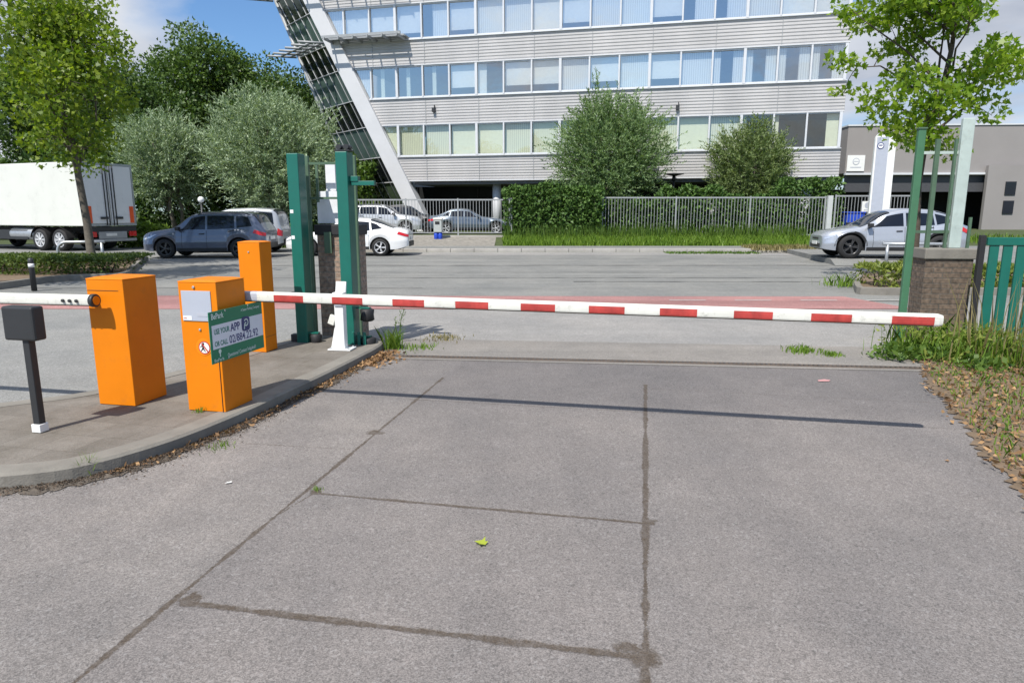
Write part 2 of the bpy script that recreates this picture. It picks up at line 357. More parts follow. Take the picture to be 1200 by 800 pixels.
            d = math_('ADD', math_('ADD', d, math_('MULTIPLY', wob, 0.22)), wob2)
            g = math_('SUBTRACT', 1.0, math_('DIVIDE', d, math_('MULTIPLY', wide, hw*1.3)), True)
            tot = g if tot is None else math_('MAXIMUM', tot, g)
        for (a, r) in SPOTS:
            px = math_('SUBTRACT', sx.outputs['X'], a[0]); py = math_('SUBTRACT', sx.outputs['Y'], a[1])
            d = math_('SQRT', math_('ADD', math_('MULTIPLY', px, px), math_('MULTIPLY', py, py)))
            d = math_('ADD', d, math_('MULTIPLY', wob, 3.2)); d = math_('ADD', d, math_('MULTIPLY', wob2, 2.0))
            g = math_('SUBTRACT', 1.0, math_('DIVIDE', d, r), True)
            tot = math_('MAXIMUM', tot, g)
        fac = ramp(tot, 0.05, (0,0,0), 0.45, (1,1,1))
        dirt = ramp(noise(130.0, 3), 0.3, (0.035,0.027,0.021), 0.75, (0.135,0.105,0.078))
        fac2 = math_('MULTIPLY', fac, ramp(noise(24.0, 4, 0.7), 0.3, (0.45,)*3, 0.6, (0.95,)*3))
        cc = mixc('MIX', fac2, cc, dirt); height = math_('SUBTRACT', height, math_('MULTIPLY', fac, 2.5))
    L(cc, b.inputs['Base Color']); b.inputs['Roughness'].default_value = 0.88; b.inputs['Specular IOR Level'].default_value = 0.3
    bp = N('ShaderNodeBump'); bp.inputs['Strength'].default_value = 0.5; bp.inputs['Distance'].default_value = 0.003
    L(height, bp.inputs['Height']); L(bp.outputs[0], b.inputs['Normal'])
    return m
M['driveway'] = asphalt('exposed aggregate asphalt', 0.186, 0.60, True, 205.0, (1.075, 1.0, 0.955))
M['road'] = asphalt('road asphalt', 0.212, 0.45, False, 120, (0.985, 1.0, 0.955), 0.10)
M['lane2'] = asphalt('lane asphalt', 0.25, 0.5, False, 140, (0.99, 1.0, 0.96), 0.04)
M['apron'] = asphalt('apron concrete', 0.265, 0.35, False, 110, (1.02, 1.0, 0.96), 0.07)
M['sill'] = asphalt('stained sill concrete', 0.212, 0.35, False, 140, (1.06, 1.0, 0.92), 0.16)
M['cycle'] = asphalt('red cycle lane', 0.215, 0.4, False, 120, (1.50, 0.79, 0.75), 0.20)
M['pave'] = asphalt('worn paving', 0.205, 0.5, False, 120, (1.06, 1.0, 0.90), 0.0)
M['soil'] = mat('dry soil', (0.16, 0.115, 0.075), 0.95, var=0.35, scale=6, bump=0.8, bscale=40)
M['lawn'] = mat('grassy soil', (0.055, 0.075, 0.022), 0.95, var=0.35, scale=2.5, bump=0.8, bscale=20)
M['mark'] = mat('worn road paint', (0.40, 0.39, 0.37), 0.7, var=0.25, scale=8, dirt=0.7)
M['tar'] = mat('tar seam', (0.105, 0.103, 0.10), 0.8, var=0.3, scale=4)
M['grit'] = mat('gravelly verge', (0.23, 0.215, 0.19), 0.95, var=0.4, scale=5, bump=0.9, bscale=30)
def sheet(name, poly, z, m):
    mb = MB(); mb.add([(x, y, z) for x, y in poly], [tuple(range(len(poly)))])
    o = mb.build(name, m, fix=False)
    if o.data.polygons[0].normal.z < 0: o.data.flip_normals()
    return struct(o)
# one terrain sheet that reaches the horizon; the far side of the road rises to a plateau
xs = [-900, -300, -100, -40, -14, -9, -6.5, 0, 10, 20, 30, 40, 100, 300, 900]
ys = [-300, -60, 0, 8, 28.5, 29.15, 31.3, 33, 34.9, 35.6, 38, 60, 120, 300, 900]
def terr(x, y):
    k = min(1, max(0, (x+9)/2.5))
    pr = np.interp(y, [29.1, 29.15, 31.3, 33.0, 34.9, 35.6], [-0.03, 0.0, 0.09, 0.22, 0.42, 0.45])
    return -0.03*(1-k)+pr*k if y > 29 else -0.03
mb = MB(); nx, ny = len(xs), len(ys)
mb.add([(x, y, terr(x, y)) for y in ys for x in xs], [(j*nx+i, j*nx+i+1, (j+1)*nx+i+1, (j+1)*nx+i) for j in range(ny-1) for i in range(nx-1)], smooth=False)
struct(mb.build('ground', M['lawn'], fix=False))
struct(sheet('road', [(-260,12.6),(260,12.6),(260,29.05),(-8.6,29.05),(-8.6,36.5),(-260,36.5)], -0.012, M['road']))
# gate line: passes (-0.78,7.68) and (4.03,7.15)
def gl(x, off=0.0): return 7.68-0.11*(x+0.78)+off
sheet('driveway', [(-30,-40),(30,-40),(30,4.5),(3.45,4.55),(3.75,5.2),(4.05,6.1),(4.35,7.0),(4.5,gl(4.5,-0.1)),(-1.3,gl(-1.3,-0.1)),(-1.72,7.6),(-3.2,6.0),(-3.9,4.2),(-30,4.2)], 0.0, M['driveway'])
sheet('entry_lane', [(-30,4.2),(-3.9,4.2),(-3.2,6.0),(-2.8,8.35),(-2.6,8.8),(-2.6,12.0),(-30,12.0)], 0.0, M['lane2'])
sheet('apron', [(-2.6,8.9),(-1.5,8.95),(4.7,8.3),(30,8.3),(30,12.0),(-2.6,12.0)], -0.004, M['apron'])
sheet('gate_sill', [(-2.0,gl(-2.0,-0.1)),(-1.3,gl(-1.3,-0.1)),(4.9,gl(4.9,-0.1)),(4.9,gl(4.9,1.25)),(-2.0,gl(-2.0,1.15))], 0.004, M['sill'])
sheet('kerb_line', [(-260,12.0),(260,12.0),(260,12.62),(-260,12.62)], -0.008, M['lane2'])
sheet('cycle_lane', [(-9.5,11.75),(7.0,11.75),(6.6,13.55),(-9.5,13.7)], 0.004, M['cycle'])
sheet('gutter_strip', [(-6.5,26.9),(15.2,26.9),(14.2,29.0),(-6.5,29.0)], -0.006, M['apron'])
for k in range(14):
    x = -12.3+k*2.6
    sheet('lane_marking', [(x,22.05),(x+1.0,22.05),(x+1.0,22.17),(x,22.17)], -0.004, M['mark'])
def seam(x0, x1, y, w_):
    n_ = int((x1-x0)/0.35); up = []; dn = []
    for i in range(n_+1):
        x = x0+(x1-x0)*i/n_; c = y+0.03*math.sin(x*0.9)+random.uniform(-0.015, 0.015); hw = w_*random.uniform(0.3, 1.0)/2; up.append((x, c+hw)); dn.append((x, c-hw))
    mb = MB(); k_ = n_+1; mb.add([(x, y_, -0.0035) for x, y_ in dn]+[(x, y_, -0.0035) for x, y_ in up], [(i, i+1, k_+i+1, k_+i) for i in range(n_)]); struct(mb.build('tar_seam', M['tar'], fix=False))
seam(-40, 40, 21.75, 0.12); seam(-30, 32, 17.6, 0.09); seam(1.5, 7.5, 16.6, 0.10); seam(-6, 4.5, 19.2, 0.07); seam(-14, -2, 15.2, 0.06); seam(-9, 30, 25.2, 0.08)
for k in range(5):
    x = 3.0+k*1.25
    sheet('cycle_marking', [(x,12.9),(x+0.7,12.9),(x+0.7,12.98),(x,12.98)], 0.008, M['mark'])
sheet('lane_marking', [(-8,28.2),(15,28.2),(15,28.34),(-8,28.34)], -0.002, M['mark'])
# the kerb and pavement on the far side
mb = MB()
for k in range(24): mb.box((-6.6+k*1.0+0.5, 29.15, 0.035), (0.985, 0.2, 0.21))
struct(mb.build('kerb', M['concrete'], bevel=0.015))
mb = MB(); mb.add([(-7.5,29.25,0.135),(60,29.25,0.135),(60,31.3,0.15),(-7.5,31.3,0.15),(60,31.3,0.0),(-7.5,31.3,0.0)], [(0,1,2,3),(3,2,4,5)])
struct(mb.build('pavement', M['road'], fix=False))
# pale ground in front of the low wall on the left
mb = MB(); gy = [31.28,33.0,34.9,35.3]; mb.add([(x, y, terr(0, y)+(0.06 if y < 31.3 else 0.014)) for y in gy for x in (-7.5,-0.8)], [(2*i,2*i+1,2*i+3,2*i+2) for i in range(3)])
struct(mb.build('gravel_strip', M['grit'], fix=False))
# soil verge on the right of the driveway
mb = MB(); pts = [(2.0,0.8),(2.75,2.9),(3.2,4.3),(3.6,5.3),(3.95,6.2),(4.3,7.0),(4.5,7.15),(4.72,8.35),(14,8.3),(14,0.8)]
fine = []
for i in range(len(pts)):
    p, q = Vector(pts[i]), Vector(pts[(i+1) % len(pts)]); n_ = 30 if i < 7 else 1
    for j in range(n_):
        c = p.lerp(q, j/n_); 
        if i < 7: c.x += random.uniform(-0.05, 0.05)-0.04*math.sin(c.y*5.1)*math.sin(c.y*2.3)
        fine.append((c.x, c.y))
pts = fine
mb.add([(x, y, 0.008) for x, y in pts], [tuple(range(len(pts)))]); o = mb.build('verge_soil', M['soil'], fix=False); struct(o)
if o.data.polygons[0].normal.z < 0: o.data.flip_normals()
# ------------------------------------------------------------------ the kerbed island
def smooth_poly(pts, n=4):
    out = []
    k = len(pts)
    for i in range(k):
        p0, p1, p2, p3 = [Vector(pts[(i+j-1) % k]) for j in range(4)]
        for j in range(n):
            t = j/n
            out.append(tuple(0.5*((2*p1)+(-p0+p2)*t+(2*p0-5*p1+4*p2-p3)*t*t+(-p0+3*p1-3*p2+p3)*t**3)))
    return out
IZ = 0.10
isl = [(-2.92,3.95),(-2.62,4.16),(-2.38,4.55),(-2.22,4.98),(-2.09,5.45),(-1.97,5.98),(-1.83,6.6),(-1.69,7.3),(-1.58,7.95),(-1.62,8.35),(-1.9,8.55),(-2.6,8.65),(-2.85,8.2),(-3.05,7.4),(-3.4,6.55),(-3.75,5.85),(-4.15,5.55),(-4.6,5.2),(-4.6,4.5),(-4.1,4.02),(-3.5,3.86)]
ring = smooth_poly(isl, 4)
def inset(poly, d):
    k = len(poly); out = []
    for i in range(k):
        a, b, c = Vector(poly[i-1]), Vector(poly[i]), Vector(poly[(i+1) % k])
        t = (c-a).normalized(); nrm = Vector((-t.y, t.x)); out.append(tuple(b+nrm*d))
    return out
inn = inset(ring, 0.17); k = len(ring)
top = inset(ring, 0.02)
mb = MB()
mb.add([(x, y, -0.02) for x, y in ring]+[(x, y, IZ-0.018) for x, y in ring]+[(x, y, IZ) for x, y in top]+[(x, y, IZ) for x, y in inn]+[(x, y, IZ-0.03) for x, y in inn],
       [(q*k+i, q*k+(i+1) % k, (q+1)*k+(i+1) % k, (q+1)*k+i) for q in range(4) for i in range(k)], smooth=False)
struct(mb.build('island_kerb', M['kerb'])) 
def pavemat():
    m, nt, b = newmat('grey brown pavers'); N = nt.nodes.new; L = nt.links.new
    tc = N('ShaderNodeTexCoord'); mp = N('ShaderNodeMapping'); mp.inputs['Rotation'].default_value = (0, 0, R(12)); L(tc.outputs['Object'], mp.inputs['Vector'])
    bt = N('ShaderNodeTexBrick'); L(mp.outputs[0], bt.inputs['Vector']); bt.inputs['Scale'].default_value = 1
    bt.inputs['Brick Width'].default_value = 0.3; bt.inputs['Row Height'].default_value = 0.3; bt.inputs['Mortar Size'].default_value = 0.004; bt.inputs['Mortar Smooth'].default_value = 0.6
    bt.inputs['Color1'].default_value = (0.152,0.138,0.119,1); bt.inputs['Color2'].default_value = (0.178,0.162,0.140,1); bt.inputs['Mortar'].default_value = (0.112,0.100,0.084,1)
    nz = N('ShaderNodeTexNoise'); nz.inputs['Scale'].default_value = 2.6; nz.inputs['Detail'].default_value = 9; nz.inputs['Roughness'].default_value = 0.68; L(tc.outputs['Object'], nz.inputs['Vector'])
    rp = N('ShaderNodeValToRGB'); rp.color_ramp.elements[0].position = 0.3; rp.color_ramp.elements[1].position = 0.72
    rp.color_ramp.elements[0].color = (0.72,0.70,0.66,1); rp.color_ramp.elements[1].color = (1.3,1.3,1.32,1); L(nz.outputs['Fac'], rp.inputs['Fac'])
    mu = N('ShaderNodeMixRGB'); mu.blend_type = 'MULTIPLY'; mu.inputs[0].default_value = 1; L(bt.outputs['Color'], mu.inputs[1]); L(rp.outputs['Color'], mu.inputs[2])
    n2 = N('ShaderNodeTexNoise'); n2.inputs['Scale'].default_value = 150; n2.inputs['Detail'].default_value = 3; L(tc.outputs['Object'], n2.inputs['Vector'])
    r2 = N('ShaderNodeValToRGB'); r2.color_ramp.elements[0].position = 0.3; r2.color_ramp.elements[1].position = 0.7
    r2.color_ramp.elements[0].color = (0.75,0.75,0.75,1); r2.color_ramp.elements[1].color = (1.22,1.22,1.22,1); L(n2.outputs['Fac'], r2.inputs['Fac'])
    m2 = N('ShaderNodeMixRGB'); m2.blend_type = 'MULTIPLY'; m2.inputs[0].default_value = 1; L(mu.outputs[0], m2.inputs[1]); L(r2.outputs['Color'], m2.inputs[2])
    L(m2.outputs[0], b.inputs['Base Color']); b.inputs['Roughness'].default_value = 0.9
    bp = N('ShaderNodeBump'); bp.inputs['Strength'].default_value = 0.5; bp.inputs['Distance'].default_value = 0.006; L(n2.outputs['Fac'], bp.inputs['Height']); L(bp.outputs[0], b.inputs['Normal'])
    return m
M['pavers'] = pavemat()
mb = MB(); mb.add([(x, y, IZ-0.004) for x, y in inset(ring, 0.172)], [tuple(range(k))]); o = mb.build('island_paving', M['pavers'], fix=False); struct(o)
if o.data.polygons[0].normal.z < 0: o.data.flip_normals()
# ragged dirt washed into the gutter along the island
kbl = [Vector(p) for p in [(-3.9,3.92),(-3.5,3.86),(-2.92,3.95),(-2.62,4.16),(-2.38,4.55),(-2.22,4.98),(-2.09,5.45),(-1.97,5.98),(-1.83,6.6),(-1.69,7.3),(-1.57,7.95),(-1.5,8.3)]]
ins, outs = [], []
for i in range(len(kbl)-1):
    d_ = (kbl[i+1]-kbl[i]); n_ = max(3, int(d_.length/0.03)); nr = Vector((d_.y, -d_.x)).normalized()
    for j in range(n_):
        p = kbl[i]+d_*(j/n_); q = len(ins)*0.03
        ww = 0.05+0.05*abs(math.sin(q*2.1)*math.cos(q*0.9))+random.uniform(0, 0.05)+(0.05 if i in (2, 3) else 0)
        ins.append(tuple(p-nr*0.05)); outs.append(tuple(p+nr*ww))
k_ = len(ins); mb = MB(); mb.add([(x, y, 0.005) for x, y in ins]+[(x, y, 0.005) for x, y in outs], [(i, k_+i, k_+i+1, i+1) for i in range(k_-1)])
M['gutterdirt'] = mat('gutter dirt', (0.125, 0.105, 0.085), 0.95, var=0.5, scale=16, bump=0.9, bscale=120)
o = mb.build('gutter_dirt', M['gutterdirt'], fix=False); struct(o)
if o.data.polygons[0].normal.z < 0: o.data.flip_normals()
# planter kerbs on the near side of the road
def planter(pts, name, h=0.14):
    r = smooth_poly(pts, 3); n = len(r); ii = inset(r, 0.12); mb = MB()
    mb.add([(x, y, -0.03) for x, y in r]+[(x, y, h) for x, y in r]+[(x, y, h) for x, y in ii]+[(x, y, h-0.05) for x, y in ii],
           [(q*n+i, q*n+(i+1) % n, (q+1)*n+(i+1) % n, (q+1)*n+i) for q in range(3) for i in range(n)])
    struct(mb.build('planter_kerb', M['kerb'], bevel=0.01))
    mb = MB(); mb.add([(x, y, h-0.05) for x, y in inset(r, 0.121)], [tuple(range(n))]); o = mb.build('planter_soil', M['soil'], fix=False); struct(o)
    if o.data.polygons[0].normal.z < 0: o.data.flip_normals()
PL = [(-17,13.9),(-12.3,13.9),(-11.3,14.5),(-11.1,16.5),(-10.4,17.0),(-9.9,17.5),(-11.0,20),(-12.5,23.3),(-13,23.9),(-17,24.3),(-17.6,23.5),(-17.6,17.5)]
PR = [(7.4,13.9),(9.5,13.85),(13.6,13.9),(14,14.5),(14,17.5),(13,18.2),(9.6,18.2),(8.6,17),(7.3,14.5)]
mb = MB(); mb.add([(10.2,21.6,0.0),(40,21.6,0.0),(40,22.4,0.155),(10.4,22.4,0.155),(40,29.3,0.16),(11.5,29.3,0.16)], [(0,1,2,3),(3,2,4,5)]); mb.add([(10.2,21.6,0.0),(10.4,22.4,0.155),(11.5,29.3,0.16),(10.2,21.6,-0.05),(10.4,22.4,-0.05),(11.5,29.3,-0.05),(40,29.3,0.16),(40,29.3,-0.05)], [(0,3,4,1),(1,4,5,2),(2,5,7,6)]); struct(mb.build('parking_bay', M['road'], fix=False))
planter(PL, 'l'); planter(PR, 'r')
# ------------------------------------------------------------------ barriers, signs, gate posts
YAW = R(-12)
def T(x=0, y=0, z=0, rx=0, ry=0, rz=0): return Matrix.Translation((x, y, z)) @ Matrix.Rotation(rz, 4, 'Z') @ Matrix.Rotation(ry, 4, 'Y') @ Matrix.Rotation(rx, 4, 'X')
FRONT = R(90)   # stands a flat text upright facing -y
def cabinet(root, W, D, H, mat_, seam=True):
    """sheet steel box, origin at the front left bottom corner, width along x, depth along y"""
    mb = MB(); mb.box((W/2, D/2, (H-0.022)/2), (W, D, H-0.022)); mb.build('cabinet', mat_, root, bevel=0.004)
    # hipped lid
    mb = MB(); a = 0.0015; z0, z1 = H-0.021, H
    mb.add([(-a,-a,z0),(W+a,-a,z0),(W+a,D+a,z0),(-a,D+a,z0),(-a,-a,z1-0.012),(W+a,-a,z1-0.012),(W+a,D+a,z1-0.012),(-a,D+a,z1-0.012),(0.05,0.06,z1),(W-0.05,0.06,z1),(W-0.05,D-0.06,z1),(0.05,D-0.06,z1)],
           [(0,3,2,1),(0,1,5,4),(1,2,6,5),(2,3,7,6),(3,0,4,7),(4,5,9,8),(5,6,10,9),(6,7,11,10),(7,4,8,11),(8,9,10,11)])
    return mb.build('lid', mat_, root, bevel=0.003)
def boom(root, p0, L, ang, segs, h=0.086, d=0.070, n=20, name='arm'):
    """rounded box-section arm along +x from p0; segs: list of (x0, x1, kind)"""
    mb = MB(); prof = []
    for j in range(n):
        a = 2*math.pi*j/n; c, s = math.cos(a), math.sin(a)
        prof.append((math.copysign(abs(c)**0.55, c)*d/2, math.copysign(abs(s)**0.55, s)*h/2))
    xs_ = sorted(set([q for s_ in segs for q in s_[:2]]))
    vs = [(x, py, pz) for x in xs_ for (py, pz) in prof]; mb.v += vs
    for i in range(len(xs_)-1):
        kind = [k_ for (a, b, k_) in segs if a <= (xs_[i]+xs_[i+1])/2 <= b][0]
        for j in range(n):
            zc = (prof[j][1]+prof[(j+1) % n][1])/2/(h/2)
            mi = 0
            if kind == 'r' and -0.80 < zc < 0.55: mi = 1
            if kind == 'g': mi = 2
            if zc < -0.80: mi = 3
            mb.f.append([i*n+j, i*n+(j+1) % n, (i+1)*n+(j+1) % n, (i+1)*n+j]); mb.m.append(mi); mb.sm.append(False)
    o = mb.build(name, [M['white_dirty'], M['red'], M['silver'], M['armdirt']], root)
    o.location = p0; o.rotation_euler = ang
    return o, prof
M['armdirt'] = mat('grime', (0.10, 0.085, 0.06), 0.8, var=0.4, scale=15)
def arm_cap(arm, x, prof, s, m):
    mb = MB(); n = len(prof)
    rings = [(0, 1.02), (0.03, 1.0), (0.055, 0.8), (0.06, 0.5)]
    vs = [(x+s*dx, py*k, pz*k) for dx, k in rings for (py, pz) in prof]
    fs = [(q*n+j, q*n+(j+1) % n, (q+1)*n+(j+1) % n, (q+1)*n+j) for q in range(len(rings)-1) for j in range(n)]+[tuple(range(n)), tuple(3*n+j for j in range(n))]
    mb.add(vs, fs, 0, False); return mb.build('end_cap', m, arm)
def bolt(parent, loc, r, m, axis='Y', t=0.012, n=14, name='bolt'):
    mb = MB(); mb.lathe([(r, 0), (r, t*0.7), (r*0.75, t)], (0,0,0), axis, n); o = mb.build(name, m, parent, fix=True); o.location = loc; return o
# ---- the barrier of the exit lane (arm across the picture)
bx, by = at(221.5, 480, IZ)
b2 = thing('boom_barrier', 'orange barrier cabinet with grey front panel and long red and white arm reaching right', 'barrier', (bx, by, IZ), YAW, 'boom barriers on the kerb island')
W2, D2, H2 = 0.33, 0.37, 1.04
cabinet(b2, W2, D2, H2, M['orange'])
mb = MB(); mb.box((0, 0, 0), (0.255, 0.006, 0.235)); pnl = mb.build('front_panel', M['silver'], b2, bevel=0.002); pnl.location = (W2/2-0.012, -0.004, H2-0.20)
mb = MB(); mb.box((-0.085, -0.004, -0.095), (0.075, 0.003, 0.032)); mb.build('label', M['white'], pnl)
text_mesh('lettering', 'info', 0.02, M['red'], pnl, T(-0.117, -0.006, -0.095, FRONT))
mb = MB(); mb.box((0.05, -0.004, -0.065), (0.10, 0.002, 0.028)); mb.build('faded_label', mat('faded label', (0.42,0.44,0.50), 0.5), pnl)
bolt(b2, (W2*0.42, -0.0, H2-0.055), 0.011, M['steel'], 'Y', -0.012, name='lock')
bolt(b2, (W2*0.50, -0.0, H2-0.385), 0.010, M['steel'], 'Y', -0.010, name='lock')
mb = MB(); mb.lathe([(0.068, 0), (0.068, -0.002)], (0,0,0), 'Y', 32); st = mb.build('sticker', mat('sticker orange', (0.85, 0.23, 0.0), 0.4, var=0.03), b2); st.location = (W2*0.56, -0.001, H2-0.52)
mb = MB(); mb.lathe([(0.052, -0.0022), (0.052, -0.0032)], (0.006,0,-0.006), 'Y', 32); mb.build('red_ring', M['red'], st)
mb = MB(); mb.lathe([(0.043, -0.0034), (0.043, -0.0042)], (0.006,0,-0.006), 'Y', 32); mb.build('white_disc', M['white'], st)
mb = MB()
mb.lathe([(0.010, -0.0044), (0.010, -0.0052)], (-0.002,0,0.024), 'Y', 16)
for (x, z, ln, th, a) in ((-0.006, 0.0, 0.045, 0.014, -12), (-0.014, -0.02, 0.034, 0.008, 30), (0.004, -0.022, 0.036, 0.008, -28), (-0.016, 0.006, 0.030, 0.006, 55)):
    mb.box((x, -0.0048, z), (th, 0.0008, ln), rot=Matrix.Rotation(R(a), 3, 'Y'))
mb.build('pictogram', M['black'], st)
mb = MB(); mb.box((0.012, -0.0058, -0.006), (0.011, 0.0008, 0.084), rot=Matrix.Rotation(R(-38), 3, 'Y')); mb.build('red_bar', M['red'], st)
mb = MB(); mb.box((W2-0.020, -0.003, 0.21), (0.0035, 0.006, 0.42)); mb.build('door_gap', M['black'], b2)
# arm of the exit lane: from behind the cabinet to the right edge of the drive
PIV = Vector((W2-0.22, D2+0.06, 0.87))
armL = 5.34; per = 0.513; segs = [(0, 0.31, 'g'), (0.31, armL-9*per-0.262, 'w')]
x = armL-9*per-0.262
for k in range(10):
    segs.append((x, x+0.262, 'r'))
    if k < 9: segs.append((x+0.262, x+per, 'w'))
    x += per
arm2, prof = boom(b2, PIV, armL, (0, R(0.35), 0), segs)
arm_cap(arm2, armL, prof, 1, M['white_dirty'])
mb = MB(); mb.lathe([(0.07, -0.058), (0.07, -0.03), (0.045, -0.03), (0.045, 0.03)], (0.05, 0, 0), 'Y', 24); mb.build('pivot_flange', M['darkmetal'], arm2)
# ---- the barrier of the entry lane
bx, by = at(117, 473, IZ)
b1 = thing('boom_barrier', 'orange barrier cabinet at left with plain front, white arm reaching left from its front', 'barrier', (bx, by, IZ), YAW, 'boom barriers on the kerb island')
W1, D1, H1 = 0.34, 0.37, 1.045
cabinet(b1, W1, D1, H1, M['orange'])
mb = MB(); mb.box((W1*0.44, -0.001, H1-0.105), (W1*0.84, 0.004, 0.003)); mb.build('panel_seam', M['black'], b1)
arm1, prof1 = boom(b1, (0.175, -0.115, 0.875), 4.6, (0, R(0.3), R(180)), [(0, 0.10, 'w'), (0.10, 1.4, 'w')]+[q for k in range(5) for q in ((1.4+k*0.54, 1.4+k*0.54+0.27, 'r'), (1.67+k*0.54, 1.94+k*0.54, 'w'))]+[(4.10, 4.6, 'r')], 0.088, 0.08)
mb = MB(); mb.lathe([(0.048, -0.012), (0.052, -0.006), (0.052, 0.02), (0.046, 0.024)], (0,0,0), 'X', 24); mb.build('end_ring', M['darkmetal'], arm1)
mb = MB(); mb.lathe([(0.035, -0.0135), (0.035, -0.016)], (0,0,0), 'X', 24); mb.build('end_plate', M['orange'], arm1)
for k in range(3): bolt(arm1, (0.125+k*0.062, 0.044, 0.0), 0.013, M['darkmetal'], 'Y', 0.014)
mb = MB(); mb.box((0.10, -0.085, 0.0), (0.05, 0.14, 0.05)); mb.build('pivot_shaft', M['darkmetal'], arm1)
# ---- taller orange cabinet behind
bx, by = at(287.5, 411.5, IZ)
b3 = thing('control_cabinet', 'tall narrow plain orange cabinet behind the barrier arm beside green posts', 'cabinet', (bx, by, IZ), YAW)
cabinet(b3, 0.265, 0.235, 1.24, M['orange'])
mb = MB(); mb.box((0.2655, 0.1175, 0.17), (0.003, 0.225, 0.003)); mb.build('panel_seam', M['black'], b3)
bolt(b3, (0.13, 0.0, 1.12), 0.009, M['steel'], 'Y', -0.01, name='lock')
# ---- the green sign bolted to the exit barrier
sy0 = 5.0; sx0, zt = atY(243.5, 366.4, sy0); _, zb = atY(249.5, 427.4, sy0)
SA = R(90)-R(12)
Ls, Hs = 0.70, zt-zb
sgn = thing('information_sign', 'green and white parking sign bolted to the side of the front orange barrier cabinet', 'sign', (sx0, sy0, zb), SA)
mb = MB(); mb.box((Ls/2, 0, Hs/2), (Ls, 0.006, Hs)); mb.build('board', M['signgreen'], sgn, bevel=0.0015)
mb = MB(); mb.box((Ls/2+0.008, -0.0038, Hs*0.505), (Ls-0.03, 0.0022, Hs*0.46)); mb.build('white_field', M['signwhite'], sgn)
def st_(s, size, m, x, z, fit=None, sp=1.0, bold=0.0): return text_mesh('lettering', s, size, m, sgn, T(x, -0.0056, z, FRONT), spacing=sp, fit=fit, bold=bold)
st_('BePark', 0.062, M['signlight'], 0.022, Hs*0.90, fit=0.15, bold=0.0012)
st_('A Smart Parking Company', 0.03, M['signlight'], 0.40, Hs*0.905, fit=0.26)
st_('USE YOUR', 0.058, M['signtext'], 0.045, Hs*0.60, fit=0.19, bold=0.001)
st_('APP', 0.088, M['navy'], 0.25, Hs*0.605, fit=0.125, bold=0.0015)
st_('OR CALL', 0.055, M['signtext'], 0.045, Hs*0.365, fit=0.16, bold=0.001)
st_('02/884.22.92', 0.088, M['navy'], 0.225, Hs*0.375, fit=0.39, bold=0.0006)
st_('Questions? Contact helpdesk!', 0.042, M['signlight'], 0.19, Hs*0.085, fit=0.38)
st_('BePark', 0.036, M['signlight'], 0.022, Hs*0.055, fit=0.12)
mb = MB(); q = 0.055
pl = [(0.398+q+math.copysign(abs(math.cos(a))**0.45, math.cos(a))*q, Hs*0.615+math.copysign(abs(math.sin(a))**0.45, math.sin(a))*q*1.05) for a in [2*math.pi*i/32 for i in range(32)]]
mb.add([(x, -0.0052, z) for x, z in pl]+[(x, -0.0074, z) for x, z in pl], [tuple(range(32)), tuple(range(63, 31, -1))]+[(i, (i+1) % 32, 32+(i+1) % 32, 32+i) for i in range(32)])
lg = mb.build('app_logo', M['navy'], sgn)
# white leaf shaped P stroke inside the logo
mb = MB(); cx, cz = 0.398+q, Hs*0.615
def stroke(mb, pts, wd, y):
    for (x0, z0), (x1, z1) in zip(pts[:-1], pts[1:]):
        d = Vector((x1-x0, z1-z0)); n_ = Vector((-d.y, d.x)).normalized()*wd/2
        mb.add([(x0+n_.x, y, z0+n_.y), (x0-n_.x, y, z0-n_.y), (x1-n_.x, y, z1-n_.y), (x1+n_.x, y, z1+n_.y)], [(0,1,2,3)])
arc = [(cx+0.004+0.026*math.cos(a), cz+0.010+0.026*math.sin(a)) for a in [R(t) for t in range(-150, 160, 20)]]
stroke(mb, arc, 0.010, -0.0078); stroke(mb, [(cx-0.026, cz-0.042), (cx-0.018, cz+0.0), (cx+0.004, cz+0.010)], 0.010, -0.0080)
mb.build('logo_mark', M['signlight'], lg, fix=False)
mb = MB(); mb.lathe([(0.017, -0.0045), (0.017, -0.0052)], (0.10, 0, Hs*0.215), 'Y', 20); mb.box((0.10, -0.0049, Hs*0.145), (0.012, 0.0008, 0.03)); mb.build('small_icon', M['signlight'], sgn)
for (x, z) in ((0.20, Hs-0.012), (0.20, 0.014), (0.50, Hs-0.012), (0.50, 0.014)):
    bolt(sgn, (x, -0.003, z), 0.007, M['steel'], 'Y', -0.004)
mb = MB(); mb.box((0.36, 0.03, Hs/2), (0.30, 0.06, 0.05)); mb.build('mounting_bracket', M['orange'], sgn)
# ---- white arm rest post
px, py = at(401, 409, IZ)
rp_ = thing('arm_rest_post', 'short white steel post on foot plate beneath the barrier arm beside the green posts', 'post', (px, py, IZ), R(-8))
mb = MB(); mb.box((0, 0, 0.008), (0.27, 0.20, 0.016)); mb.build('foot_plate', M['white'], rp_, bevel=0.003)
for sx_ in (-1, 1):
    for sy_ in (-1, 1): bolt(rp_, (0.105*sx_, 0.075*sy_, 0.016), 0.013, M['steel'], 'Z', 0.014)
mb = MB(); mb.box((0, 0, 0.31), (0.105, 0.10, 0.60)); mb.build('post', M['white'], rp_, bevel=0.006)
mb = MB()
mb.add([(-0.07, 0, 0.016), (-0.13, 0, 0.016), (-0.07, 0, 0.30), (-0.07, 0.012, 0.016), (-0.13, 0.012, 0.016), (-0.07, 0.012, 0.30)], [(0,1,2),(3,5,4),(0,3,4,1),(1,4,5,2),(2,5,3,0)]); mb.build('gusset', M['white'], rp_)
